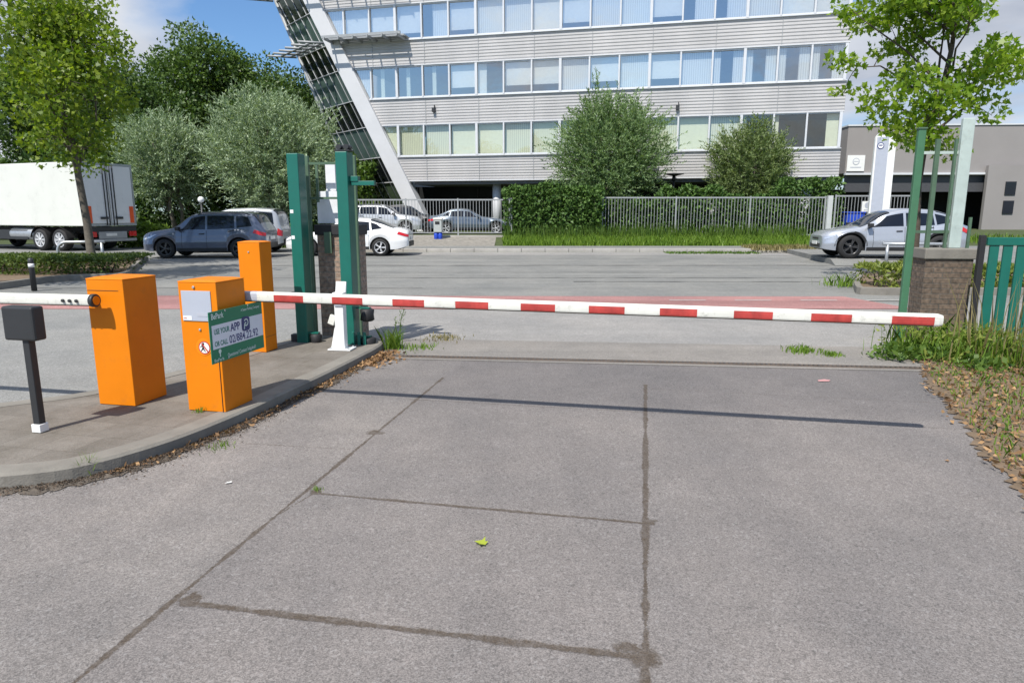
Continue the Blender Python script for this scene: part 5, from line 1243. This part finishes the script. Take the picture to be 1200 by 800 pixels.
def tree(name, label, cat, base, top, r0, cen, rad, nl, clusters, per, leaf, m, group, crad=0.7, barkm=None, lowest=0.3, star=False, sub=3, up=0.25, trunkpts=7, flat=0.75, bare=0.0):
    """tapered trunk with limbs and twigs, leaves gathered round the twig ends. cen/rad: crown ellipsoid"""
    b = Vector(base); t = thing(name, label, cat, base, 0, group)
    top = Vector(top)-b; cen = Vector(cen)-b
    tp = wander((0, 0, 0), top, trunkpts, 0.012); mb = MB(); k = len(tp)
    mb.tube([Vector((0, 0, -0.1))]+tp, [r0*1.35]+[r0*(1-0.82*i/(k-1)) for i in range(k)], 12)
    ends = []
    for i in range(nl):
        f = lowest+(0.97-lowest)*(i+0.5)/nl; q = f*(k-1); j = min(int(q), k-2); s = tp[j].lerp(tp[j+1], q-j)
        for tries in range(30):
            d = Vector([float(x) for x in unit(1)[0]]); rr_ = float(rng.uniform(0.55, 0.95))
            e = cen+Vector((d.x*rad[0], d.y*rad[1], d.z*rad[2]))*rr_
            if e.z > s.z-0.15*rad[2] and (e-s).length < 1.35*max(rad): break
        pts = wander(s, e, 5, 0.05); rb = r0*(0.42-0.25*f); mb.tube(pts, [max(0.008, rb*(1-0.85*h/5)) for h in range(6)], 7)
        ends.append(e)
        for h in range(sub):
            q2 = rng.uniform(1.5, 4.8); j2 = int(q2); s2 = pts[j2].lerp(pts[j2+1], q2-j2); d = Vector([float(x) for x in unit(1)[0]]); d.z += 0.3
            e2 = s2+d.normalized()*float(rng.uniform(0.25, 0.55))*max(rad)*0.6
            mb.tube(wander(s2, e2, 3, 0.05), [max(0.006, rb*0.4*(1-0.8*g/3)) for g in range(4)], 5); ends.append(e2)
    mb.build('trunk', barkm or M['bark'], t, fix=False)
    # leaf clusters: at branch ends and over the crown's outer half
    C = [np.array(e) for e in ends]
    while len(C) < clusters:
        d = unit(1)[0]; r = rng.uniform(0.25, 1.0)**0.5; C.append(np.array(cen)+d*np.array(rad)*r)
    C = np.array(C[:clusters]); nC = len(C); cs = rng.uniform(0.6, 1.25, nC)*crad
    idx = rng.choice(nC, nC*per, p=(cs**2)/np.sum(cs**2)); n = len(idx)
    off = unit(n)*(rng.uniform(0, 1, n)**0.42)[:, None]*cs[idx][:, None]; off[:, 2] *= flat
    P = C[idx]+off
    D = off/np.linalg.norm(off, axis=1)[:, None]*0.8+unit(n)*0.9+np.array([0, 0, up]); D /= np.linalg.norm(D, axis=1)[:, None]
    ln = leaf[0]*rng.uniform(0.65, 1.25, n); 
    if star: V, FS = leaf_stars(P, D, ln); npmesh('crown', V, FS, 12, m, t)
    else: V, FS = leaf_quads(P, D, ln, leaf[1]*rng.uniform(0.7, 1.2, n)); npmesh('crown', V, FS, 4, m, t)
    return t
def willow(label, base, cen, rad, twigs, per, leaf, m, group, trunks=3, name='willow_tree', upw=0.55, cat='tree', tl=1.1, droop=0.25):
    """bushy crown of many fine upright twigs set with narrow leaves"""
    b = Vector(base); t = thing(name, label, cat, base, 0, group); cen = np.array(Vector(cen)-b); rad = np.array(rad)
    mb = MB()
    for k in range(trunks):
        a = 2*math.pi*k/trunks+0.4; e = Vector(cen)+Vector((math.cos(a)*rad[0]*0.5, math.sin(a)*rad[1]*0.5, rad[2]*0.4))
        mb.tube(wander((0.15*math.cos(a), 0.15*math.sin(a), -0.1), e, 6, 0.03), [0.13*(1-0.8*i/6) for i in range(7)], 8)
        for h in range(5):
            e2 = Vector(cen+unit(1)[0]*rad*0.75); s2 = Vector((0, 0, 0)).lerp(e, 0.3+0.12*h); mb.tube(wander(s2, e2, 4, 0.05), [0.05*(1-0.8*i/4) for i in range(5)], 6)
    mb.build('trunk', M['barkgrey'], t, fix=False)
    # lumpy outline: several bulges
    nb = 60; B = unit(nb); Bs = rng.uniform(-0.30, 0.28, nb)
    d = unit(twigs); r = rng.uniform(0.10, 1.0, twigs)**0.42
    bulge = 1+np.sum(np.exp(-((1-d@B.T)/0.03))*Bs[None, :], axis=1)
    # a few leading shoots that break the outline
    ns = 16; S_ = unit(ns); S_[:, 2] = np.abs(S_[:, 2])*1.2-0.1; S_ /= np.linalg.norm(S_, axis=1)[:, None]; amp = rng.uniform(0.03, 0.14, ns)
    bulge += np.max(np.where((d@S_.T) > 0.965, amp[None, :]*((d@S_.T)-0.965)/0.035, 0), axis=1)
    O = cen+d*rad*(r*bulge)[:, None]*0.86
    O = O[(O[:, 2] > 0.15)]; n0 = len(O); d = d[:n0]
    out = (O-cen)/rad; D = out*0.75+np.array([0, 0, upw])+rng.normal(size=(n0, 3))*0.28; D /= np.linalg.norm(D, axis=1)[:, None]
    L_ = tl*rng.uniform(0.35, 1.5, n0)
    f = (np.arange(per)+0.5)/per
    P = (O[:, None, :]+D[:, None, :]*(L_[:, None]*f[None, :])[:, :, None]); P[:, :, 2] -= droop*(L_[:, None]*f[None, :]**2)
    P = P.reshape(-1, 3); DD = np.repeat(D, per, axis=0)*0.9+unit(len(P))*0.75; DD /= np.linalg.norm(DD, axis=1)[:, None]
    n = len(P); V, FS = leaf_quads(P, DD, leaf[0]*rng.uniform(0.6, 1.3, n), leaf[1]*rng.uniform(0.7, 1.3, n))
    npmesh('crown', V, FS, 4, m, t); return t
def hedge(name, label, cat, x0, x1, y0, y1, z0, z1, n, leaf, m, group=None, bump=0.25, core=True, topf=None):
    """box-ish leafy mass with an uneven surface round a core of twigs"""
    cx, cy = (x0+x1)/2, (y0+y1)/2; t = thing(name, label, cat, (cx, cy, z0), 0, group)
    Lx, Ly, H = x1-x0, y1-y0, z1-z0
    if core:
        mb = MB()
        for k in range(max(6, int(Lx*3))):
            x = rng.uniform(-Lx/2+0.1, Lx/2-0.1); y = rng.uniform(-Ly*0.3, Ly*0.3)
            mb.tube(wander((x, y, -0.05), (x+rng.uniform(-0.3, 0.3), y+rng.uniform(-0.2, 0.2), H*rng.uniform(0.6, 0.9)), 3, 0.06), [0.03, 0.025, 0.015, 0.008], 5)
        mb.build('stems', M['bark'], t, fix=False)
    x = rng.uniform(-Lx/2, Lx/2, n); u = rng.uniform(0, 1, n)
    sh = np.sin(x*1.7+cx)*0.5+np.sin(x*4.1+1.3*cx)*0.3+np.sin(x*9.0)*0.2
    hh = H*(1+bump*0.5*sh) if topf is None else topf(x+cx)-z0
    # shell: front, back, top
    wgt = np.array([H, H*0.4, Ly]); which = rng.choice(3, n, p=wgt/wgt.sum())
    dep = rng.uniform(0, 1, n)**1.7*0.35
    wob = bump*(np.sin(x*3.1+u*5)+np.sin(x*7.3-u*9))*0.35
    z = np.where(which == 2, hh*(1-dep*0.4), u*hh); y = np.where(which == 0, -Ly/2+dep*Ly+wob*Ly*0.4, np.where(which == 1, Ly/2-dep*Ly, rng.uniform(-Ly/2, Ly/2, n)))
    rnd = np.clip((z/np.maximum(hh, 0.1)-0.8)/0.2, 0, 1); y *= (1-0.25*rnd)
    P = np.stack([x, y, z], 1)
    nv = np.stack([np.zeros(n), np.where(which == 0, -1, np.where(which == 1, 1, 0)), np.where(which == 2, 1, 0.2)], 1)
    D = nv*0.6+unit(n)*0.9; D /= np.linalg.norm(D, axis=1)[:, None]
    V, FS = leaf_quads(P, D, leaf[0]*rng.uniform(0.6, 1.3, n), leaf[1]*rng.uniform(0.7, 1.3, n)); npmesh('foliage', V, FS, 4, m, t)
    return t
def blades(name, P, h, wd, m, lean=0.5, parent=None, var=0.5):
    n = len(P); a = rng.uniform(0, 2*np.pi, n); ca, sa = np.cos(a), np.sin(a); hh = h*rng.uniform(1-var, 1+var, n); l = lean*hh*rng.uniform(0.1, 1.0, n)
    b = rng.uniform(0, 2*np.pi, n); dx, dy = np.cos(b)*l, np.sin(b)*l; w2 = wd*rng.uniform(0.6, 1.3, n)/2
    V = np.empty((n, 5, 3))
    V[:, 0] = P+np.stack([-ca*w2, -sa*w2, 0*a], 1); V[:, 1] = P+np.stack([ca*w2, sa*w2, 0*a], 1)
    V[:, 2] = P+np.stack([dx*0.35+ca*w2*0.8, dy*0.35+sa*w2*0.8, hh*0.6], 1); V[:, 3] = P+np.stack([dx, dy, hh], 1); V[:, 4] = P+np.stack([dx*0.35-ca*w2*0.8, dy*0.35-sa*w2*0.8, hh*0.6], 1)
    return npmesh(name, V.reshape(-1, 3), np.arange(n*5).reshape(n, 5), 5, m, parent)
M['l_oak'] = leafmat('dark oak leaves', (0.030, 0.068, 0.016), (0.100, 0.165, 0.040), 0.22)
M['l_mid'] = leafmat('mid green leaves', (0.045, 0.092, 0.020), (0.125, 0.20, 0.045), 0.25)
M['l_plane'] = leafmat('yellow green leaves', (0.070, 0.140, 0.012), (0.24, 0.31, 0.035), 0.40)
M['l_bright'] = leafmat('bright lobed leaves', (0.085, 0.180, 0.010), (0.26, 0.36, 0.035), 0.45, 0.38)
M['l_willow'] = leafmat('grey willow leaves', (0.125, 0.195, 0.105), (0.40, 0.49, 0.32), 0.2, 0.5)
M['l_willow2'] = leafmat('green willow leaves', (0.080, 0.150, 0.055), (0.265, 0.37, 0.170), 0.25, 0.5)
M['l_willow3'] = leafmat('olive willow leaves', (0.082, 0.135, 0.043), (0.24, 0.305, 0.120), 0.22, 0.5)
M['l_ivy'] = leafmat('ivy leaves', (0.032, 0.080, 0.016), (0.115, 0.205, 0.045), 0.12, 0.55, 0.35)
M['l_shrub'] = leafmat('light shrub leaves', (0.070, 0.135, 0.020), (0.17, 0.26, 0.045), 0.3)
M['l_yel'] = leafmat('yellowish weeds', (0.10, 0.15, 0.025), (0.27, 0.31, 0.07), 0.3)
M['l_hedge'] = leafmat('low hedge leaves', (0.055, 0.095, 0.018), (0.135, 0.185, 0.045), 0.25)
M['grass'] = leafmat('grass blades', (0.080, 0.165, 0.016), (0.21, 0.32, 0.045), 0.3, 0.5)
M['grassdry'] = leafmat('dry grass blades', (0.14, 0.13, 0.05), (0.30, 0.25, 0.12), 0.25, 0.6)
M['weed'] = leafmat('weed leaves', (0.045, 0.100, 0.016), (0.135, 0.215, 0.040), 0.3, 0.5)
M['dead'] = leafmat('dead leaves', (0.11, 0.055, 0.025), (0.42, 0.26, 0.13), 0.1, 0.7)
# --- big dark trees in the distance, left
GRP = 'tall dark trees behind the road'
specs = [(150, 88, 52, 6.0, 'broad dark tree behind the left street tree, against the cloud'), (232, 34, 56, 5.2, 'tallest dark tree, its top against the blue sky left of the office block'), (205, 62, 60, 4.0, 'dark tree between the two tallest crowns, thin with sky gaps'), (282, 62, 58, 4.6, 'dark tree right of the tallest one, behind the big grey willow'), (335, 86, 54, 4.2, 'dark tree beside the glazed leaning end of the office block'), (372, 105, 57, 3.4, 'rightmost dark tree, partly behind the leaning glazed end'), (90, 60, 58, 6.0, 'leftmost dark tree, far behind the lorry'), (20, 70, 58, 6.0, 'dark tree behind the lorry at the left edge')]
for i, (u, v, Y, r, lab) in enumerate(specs):
    x, zt = atY(u, v, Y); cz = 1.2+(zt-1.2)*0.56; rz = (zt-1.2)*0.46
    thin = i == 2
    tree('dark_tree', lab, 'tree', (x, Y, 0.0), (x+0.3, Y, zt*0.86), 0.34, (x, Y, cz), (r, r*0.9, rz), 16, 66 if thin else 140, 150, (0.28, 0.18), M['l_oak'] if i % 2 == 0 else M['l_mid'], GRP, crad=1.25, lowest=0.18, sub=3, flat=0.8)
# --- willows left
x, zt = atY(312, 104, 37); willow('big rounded grey green willow behind the silver van', (x, 37, 0), (x+0.2, 37, zt*0.55), (3.5, 3.2, zt*0.41), 3400, 20, (0.19, 0.05), M['l_willow'], 'grey willows on the left')
x, zt = atY(196, 128, 39); willow('smaller grey green willow behind the dark slate grey car, left of the big one', (x, 39, 0), (x-0.3, 39, zt*0.60), (2.2, 2.2, zt*0.36), 1900, 18, (0.19, 0.05), M['l_willow'], 'grey willows on the left')
# --- willow bushes before the office block
x, zt = atY(716, 108, 38.2); willow('large round grey green willow bush before the middle of the office block', (x, 38.2, 0.4), (x, 38.2, 0.4+(zt-0.4)*0.54), (3.0, 2.6, (zt-0.4)*0.45), 2900, 19, (0.18, 0.048), M['l_willow2'], 'willow bushes before the office block', name='willow_bush', cat='bush')
x, zt = atY(884, 143, 38.2); willow('smaller olive willow bush before the right half of the office block', (x, 38.2, 0.4), (x, 38.2, 0.4+(zt-0.4)*0.56), (2.15, 1.9, (zt-0.4)*0.43), 1700, 18, (0.17, 0.046), M['l_willow3'], 'willow bushes before the office block', name='willow_bush', cat='bush', tl=0.9)
# --- dark shrubs and hedges closing the left background
for i, (u0, u1, v, Y, lab, mm) in enumerate([(-30, 150, 196, 44, 'dense dark shrub mass behind the lorry', 'l_oak'), (150, 262, 205, 42, 'dense dark shrub mass behind the dark slate grey car', 'l_oak'), (258, 345, 212, 43, 'dense dark shrub mass behind the silver van and big willow', 'l_oak'), (338, 440, 190, 46, 'dense dark shrub mass between the gate posts and the glazed end', 'l_mid')]):
    xa, zt = atY(u0, v, Y); xb, _ = atY(u1, v, Y); hedge('shrubbery', lab, 'shrub', xa, xb, Y-1.5, Y+2.5, 0.0, zt, 5200, (0.34, 0.22), M[mm], 'dark shrubs on the left', 0.35)
for (u0, u1, v, Y, lab) in [(140, 190, 268, 33.5, 'bright green low shrub between the lorry and the dark slate grey car'), (326, 352, 268, 33.5, 'bright green low shrub right of the silver van')]:
    xa, zt = atY(u0, v, Y); xb, _ = atY(u1, v, Y); hedge('low_shrub', lab, 'shrub', xa, xb, Y-0.8, Y+0.8, 0.0, zt, 2200, (0.20, 0.12), M['l_shrub'], 'bright low shrubs on the left', 0.5, core=False)
# --- ivy
xa, zt = atY(590, 219, 35); xb, _ = atY(706, 219, 35)
hedge('ivy_hedge', 'dense dark ivy covered hedge block between the two railings', 'hedge', xa, xb, 34.5, 36.2, 0.3, zt, 9000, (0.17, 0.13), M['l_ivy'], 'ivy hedges along the pavement', 0.12)
xa, _ = atY(700, 219, 36); xb, _ = atY(985, 219, 36); z_l = atY(740, 236, 36)[1]; z_a = atY(800, 221, 36)[1]; z_b = atY(945, 212, 36)[1]; z_m = atY(880, 232, 36)[1]
tops_x = [atY(u, 225, 36)[0] for u in (700, 765, 780, 845, 860, 900, 912, 985)]; tops_z = [z_l, z_l, z_a, z_a, z_m, z_m, z_b, z_b]
hedge('ivy_hedge', 'long ivy hedge behind the long right railing, with two taller humps', 'hedge', xa, xb, 35.5, 36.8, 0.42, 2.5, 15000, (0.17, 0.13), M['l_ivy'], 'ivy hedges along the pavement', 0.15, topf=lambda x: np.interp(x, tops_x, tops_z)+0.12*np.sin(x*5))
# --- street trees
b = at(108, 306, 0); bz = (b[0], 21.6, 0.1); bx_ = atY(108, 306, 21.6)[0]
tree('street_tree', 'left street tree with dark trunk and yellow green crown, inside the hoop rail', 'tree', (bx_, 21.6, 0.08), (bx_-0.15, 21.6, 8.2), 0.13, (bx_-0.15, 21.6, 5.45), (2.15, 2.1, 3.05), 28, 130, 92, (0.155, 0.12), M['l_plane'], 'young street trees', crad=0.66, lowest=0.30, star=True, sub=4, barkm=M['barkgrey'])
tree('street_tree', 'second yellow green street tree, mostly outside the left edge of the picture', 'tree', (-12.4, 14.6, 0), (-12.2, 14.7, 8.2), 0.15, (-12.1, 14.6, 6.7), (2.3, 2.2, 2.7), 16, 90, 60, (0.17, 0.14), M['l_plane'], 'young street trees', crad=0.62, lowest=0.4, star=True, sub=4, barkm=M['barkgrey'])
tx_ = atY(1070, 300, 15.6)[0]
tp_ = atY(1112, 60, 15.6)
tree('street_tree', 'right street tree with large bright lobed leaves, behind the right brick pillar', 'tree', (tx_, 15.6, 0.08), (tp_[0]+0.1, 15.6, 7.2), 0.115, (atY(1100, 60, 15.6)[0]-0.05, 15.6, 5.05), (2.25, 1.9, 2.35), 24, 96, 74, (0.150, 0.12), M['l_bright'], 'young street trees', crad=0.48, lowest=0.34, star=True, sub=3, barkm=M['bark'], flat=0.6)
# --- hedges in the planters
hedge('low_hedge', 'low trimmed green hedge in the left planter under the street tree', 'hedge', -17.2, -10.3, 17.3, 19.4, 0.09, 0.46, 12000, (0.09, 0.06), M['l_hedge'], 'planter hedges beside the road', 0.2)
hedge('low_hedge', 'lower back row of the left planter, around the tree trunk and hoop rail', 'hedge', -17.2, -12.0, 19.6, 23.4, 0.09, 0.27, 12000, (0.09, 0.06), M['l_hedge'], 'planter hedges beside the road', 0.2)
hedge('low_hedge', 'loose yellowish low hedge in the right planter behind the green post', 'hedge', 7.7, 13.6, 14.2, 15.5, 0.09, 0.50, 7500, (0.11, 0.05), M['l_yel'], 'planter hedges beside the road', 0.7)
# --- grass
def rect_pts(n, x0, x1, y0, y1, zf): 
    x = rng.uniform(x0, x1, n); y = rng.uniform(y0, y1, n); return np.stack([x, y, zf(x, y)], 1)
zg = lambda x, y: np.interp(y, [31.3, 33, 34.9, 35.6], [0.09, 0.22, 0.42, 0.45])
xa = atY(590, 280, 33)[0]; xb = atY(952, 280, 33)[0]
o = blades('grass_strip', np.concatenate([rect_pts(15000, xa, xb, 31.35, 34.9, zg), rect_pts(2500, xb, xb+14, 32.5, 34.3, zg)]), 0.26, 0.035, M['grass'], 0.6); tag(o, 'bright long grass growing along the foot of the right railing', 'grass', kind='stuff')
o = blades('tall_grass', rect_pts(2600, xa, xb, 33.6, 34.9, zg), 0.60, 0.03, M['weed'], 0.4); tag(o, 'taller weeds mixed in the grass before the ivy', 'grass', kind='stuff')
p = rect_pts(1500, atY(880, 296, 29)[0], atY(955, 296, 29)[0], 28.3, 30.4, lambda x, y: 0.1+0*x)
o = blades('dry_grass', p, 0.16, 0.04, M['grassdry'], 0.9); tag(o, 'dry brown grass tuft at the kerb end before the silver hatchback', 'grass', kind='stuff')
p = rect_pts(900, atY(780, 298, 28.4)[0], atY(885, 298, 28.4)[0], 27.7, 28.9, lambda x, y: 0*x)
o = blades('gutter_grass', p, 0.06, 0.04, M['weed'], 0.9); tag(o, 'low green growth in the gutter before the kerb', 'grass', kind='stuff')
# weeds by the right pillar
def clump_pts(n, cs, r): 
    c = np.array(cs)[rng.choice(len(cs), n)]; return c+np.concatenate([rng.normal(size=(n, 2))*r, np.zeros((n, 1))], 1)
w1 = [(4.75,8.05,0.01),(4.9,7.95,0.01),(5.1,7.8,0.01),(5.3,7.7,0.01),(5.5,7.6,0.01),(5.2,7.4,0.01),(5.45,7.3,0.01),(4.95,7.5,0.01),(5.7,7.2,0.01),(5.6,7.85,0.01),(5.35,8.0,0.01),(5.9,6.9,0.01)]
o = blades('weeds', clump_pts(1000, w1, 0.15), 0.27, 0.010, M['grass'], 0.85, var=0.75); tag(o, 'tall grass and weeds around the foot of the right brick pillar', 'weeds', kind='stuff')
def leafy(name, cs, r, n, h, leaf, m, label, cat='weeds'):
    """broad leaved weeds: leaves up short stalks"""
    P = clump_pts(n, cs, r); P[:, 2] += rng.uniform(0.02, 1, n)**1.3*h; D = unit(n)*0.9+np.array([0, -0.1, 0.5]); D /= np.linalg.norm(D, axis=1)[:, None]
    V, FS = leaf_quads(P, D, leaf[0]*rng.uniform(0.5, 1.3, n), leaf[1]*rng.uniform(0.6, 1.3, n)); o = npmesh(name, V, FS, 4, m); return tag(o, label, cat, kind='stuff')
leafy('broad_weeds', w1, 0.16, 1300, 0.34, (0.080, 0.030), M['l_yel'], 'broad leaved weeds among the grass at the right brick pillar')
leafy('trailing_weeds', [(4.5,7.75,0.01),(4.62,7.9,0.01),(4.35,7.6,0.01),(4.8,7.6,0.01),(5.0,7.1,0.01)], 0.11, 520, 0.12, (0.09, 0.05), M['weed'], 'low creeping weeds at the corner of the gate sill by the right post')
o = blades('seed_grass', clump_pts(60, [(5.15,7.45,0.01),(5.4,7.2,0.01),(5.6,7.5,0.01)], 0.12), 0.72, 0.012, M['grassdry'], 0.35); tag(o, 'dry seeding grass stalks before the right brick pillar', 'grass', kind='stuff')
# tufts
def tuft(label, c, n, h, r, m='grass', wd=0.012, name='grass_tuft', group='grass tufts in the cracks'):
    o = blades(name, np.concatenate([rng.normal(size=(n, 2))*r, np.zeros((n, 1))], 1), h, wd, M[m], 0.8); o.location = c; return tag(o, label, 'grass tuft', group)
tuft('largest green grass tuft at the end of the kerb island beside the gate track', (-1.47, 8.25, 0.0), 170, 0.20, 0.06, wd=0.010)
wk = thing('weed_stalk', 'dark thin seeding weed behind the end of the kerb island', 'weed', (-1.46, 8.6, 0.0))
mb = MB()
for (dx, dy, hh) in ((0.05, 0.02, 0.52), (0.10, -0.01, 0.46), (-0.03, 0.02, 0.34)): mb.tube(wander((0, 0, 0), (dx, dy, hh), 4, 0.04), [0.005, 0.004, 0.004, 0.003, 0.002], 5)
mb.build('stems', M['weed'], wk, fix=False)
P = np.array([(0.05, 0.02, 0.50), (0.10, -0.01, 0.44), (-0.03, 0.02, 0.33)])[rng.integers(0, 3, 70)]*np.sort(rng.uniform(0.45, 1.02, 70))[:, None]; D = unit(70); D[:, 2] = np.abs(D[:, 2])
V, FS = leaf_quads(P, D, 0.035*rng.uniform(0.5, 1.3, 70), 0.010*rng.uniform(0.6, 1.3, 70)); npmesh('leaves', V, FS, 4, M['weed'], wk)
x, y = at(104, 556, 0.0); tuft('small grass tuft against the kerb front at the lower left', (x, y-0.01, 0.0), 50, 0.11, 0.02, wd=0.005)
x, y = at(258, 524, 0.0); tuft('thin green growth at the foot of the kerb below the front orange cabinet', (x, y, 0.0), 60, 0.028, 0.05, wd=0.006)
x, y = at(372, 574, 0.0); tuft('tiny grass tuft where two pavement joints meet', (x, y, 0.0), 40, 0.018, 0.018, wd=0.004)
x, y = at(940, 412, 0.0); tuft('flat green strip of grass on the gate sill at right', (x, y, 0.004), 240, 0.05, 0.10)
x, y = at(975, 417, 0.0); tuft('small flat grass patch on the gate sill right of the green strip', (x, y, 0.004), 120, 0.045, 0.06)
x, y = at(520, 397, 0.0); tuft('brownish grass on the gate sill beside the kerb island', (x, y, 0.004), 160, 0.04, 0.14, 'grassdry')
x, y = at(490, 408, 0.0); tuft('pale green growth on the gate sill close to the island end', (x, y, 0.004), 160, 0.04, 0.12)
x, y = at(985, 335, 0.0); tuft('weeds on the red lane edge left of the right planter', (x, y, 0.0), 120, 0.22, 0.18, wd=0.02)
x, y = at(228, 482, IZ); tuft('thin grass at the foot of the front orange cabinet', (x+0.05, y-0.005, IZ), 40, 0.03, 0.03, wd=0.006)
# dead leaves and grit along kerbs
def litter(name, P, sz, m, label, cat='leaves', k=4):
    n = len(P); D = unit(n); D[:, 2] = np.abs(D[:, 2])*0.35; D /= np.linalg.norm(D, axis=1)[:, None]
    V, FS = leaf_quads(P, D, sz*rng.uniform(0.5, 1.4, n), sz*0.6*rng.uniform(0.6, 1.3, n), 0.1); o = npmesh(name, V, FS, 4, m); return tag(o, label, cat, kind='stuff')
def along(pts, n, sp, bias=0.0):
    pts = [np.array(p) for p in pts]; seg = rng.integers(0, len(pts)-1, n); t = rng.uniform(0, 1, n)
    A = np.array(pts)[seg]; B = np.array(pts)[seg+1]; P = A+(B-A)*t[:, None]; d = (B-A)/np.linalg.norm(B-A, axis=1)[:, None]
    o = np.abs(rng.normal(size=n))*sp; P = P+np.stack([d[:, 1], -d[:, 0]], 1)*(o+bias)[:, None]
    return np.concatenate([P, np.full((n, 1), 0.012)], 1)
kb = [(-2.62,4.16),(-2.38,4.55),(-2.22,4.98),(-2.09,5.45),(-1.97,5.98),(-1.83,6.6),(-1.69,7.3),(-1.58,7.95)]
litter('kerb_leaves', np.concatenate([along(kb[4:], 420, 0.07), along(kb[6:], 500, 0.09), along(kb[:5], 180, 0.06)]), 0.035, M['dead'], 'dry brown leaves lying in the gutter along the kerb island')
M['twig'] = leafmat('dark grit', (0.03, 0.022, 0.016), (0.14, 0.10, 0.07), 0.0, 0.9)
litter('kerb_grit', np.concatenate([along([(-3.5,3.86),(-2.92,3.95)]+kb, 4200, 0.08), along([(-3.5,3.86)]+kb[:4], 1800, 0.10)]), 0.014, M['twig'], 'dark grit and crumbs in the gutter along the kerb island', 'grit')
P = np.stack([rng.uniform(2.7, 6.5, 5200), rng.uniform(2.9, 8.0, 5200), rng.uniform(0.018, 0.04, 5200)], 1)
edge_x = np.interp(P[:, 1], [2.9, 4.3, 5.3, 6.2, 7.0, 7.3, 8.35], [2.75, 3.2, 3.6, 3.95, 4.3, 4.55, 4.72])-0.16*rng.uniform(0, 1, 5200)**3
P = P[P[:, 0] > edge_x]
litter('verge_leaves', P, 0.05, M['dead'], 'carpet of dry orange brown leaves on the verge beside the right pillar')
P = np.stack([rng.uniform(2.7, 6.5, 3500), rng.uniform(2.9, 7.4, 3500), np.full(3500, 0.014)], 1); P = P[P[:, 0] > np.interp(P[:, 1], [2.9, 4.3, 5.3, 6.2, 7.0, 7.3, 8.35], [2.8, 3.25, 3.65, 4.0, 4.35, 4.6, 4.8])]
o = blades('verge_grass', P, 0.06, 0.01, M['grass'], 0.9); tag(o, 'sparse short grass on the leafy verge at right', 'grass', kind='stuff')
P = np.stack([rng.uniform(2.7, 6.5, 2600), rng.uniform(2.9, 7.6, 2600), np.full(2600, 0.012)], 1); P = P[P[:, 0] > np.interp(P[:, 1], [2.9, 4.3, 5.3, 6.2, 7.0, 7.3, 8.35], [2.85, 3.3, 3.7, 4.05, 4.4, 4.65, 4.9])]
P = P[(np.sin(P[:, 0]*3.1)+np.sin(P[:, 1]*2.7+1)+rng.normal(size=len(P))*0.5) > 0.1]; P[:, 2] += rng.uniform(0, 0.07, len(P)); D = unit(len(P)); D[:, 2] = np.abs(D[:, 2])
V, FS = leaf_quads(P, D, 0.05*rng.uniform(0.5, 1.5, len(P)), 0.022*rng.uniform(0.6, 1.3, len(P))); o = npmesh('verge_weeds', V, FS, 4, M['weed']); tag(o, 'low green weeds scattered through the leaf litter on the verge', 'weeds', kind='stuff')
x_ = [(-1.5, 7.9, 0.012), (-1.45, 7.6, 0.012), (-1.52, 7.3, 0.012)]
litter('gutter_leaves', clump_pts(160, x_, 0.09), 0.06, M['dead'], 'larger dry leaves drifted against the end of the kerb island')
# single scraps on the drive
def scrap(name, label, cat, u, v, m, outline, sc, rz, curl=0.3):
    x, y = at(u, v, 0.0); mb = MB(); n = len(outline)
    c = [(a*sc, b*sc, 0.004+curl*sc*(abs(a)+0.3*b*b)) for a, b in outline]; mb.add([(0, 0.4*sc, 0.004)]+c, [(0, i+1, (i+1) % n+1) for i in range(n)])
    o = mb.build(name, m, fix=False); o.location = (x, y, 0.002); o.rotation_euler = (0, 0, rz); return tag(o, label, cat)
scrap('fallen_leaf', 'single yellow green leaf lying on the drive between the joints', 'leaf', 569, 639, leafmat('fresh leaf', (0.30, 0.36, 0.03), (0.34, 0.40, 0.05), 0.2), STAR, 0.062, R(70), 0.45)
scrap('paper_scrap', 'small faded pink scrap flat on the drive right of the arm shadow', 'scrap', 967, 447, mat('pink paper', (0.52, 0.27, 0.27), 0.8), [(-1, 0), (-0.6, 0.7), (0.5, 0.9), (1, 0.3), (0.4, -0.2)], 0.075, 0.2, 0.02)
scrap('paper_scrap', 'small white scrap on the drive in front of the kerb island', 'scrap', 268, 567, mat('white paper', (0.7, 0.7, 0.68), 0.8), [(-1, 0), (-0.3, 0.8), (0.9, 0.6), (0.6, -0.1)], 0.024, 0.5, 0.2)
scrap('fallen_leaf', 'small reddish leaf on the drive near the right edge', 'leaf', 1112, 541, M['dead'], STAR, 0.03, 1.0, 0.3)
scene.render.engine = 'CYCLES'
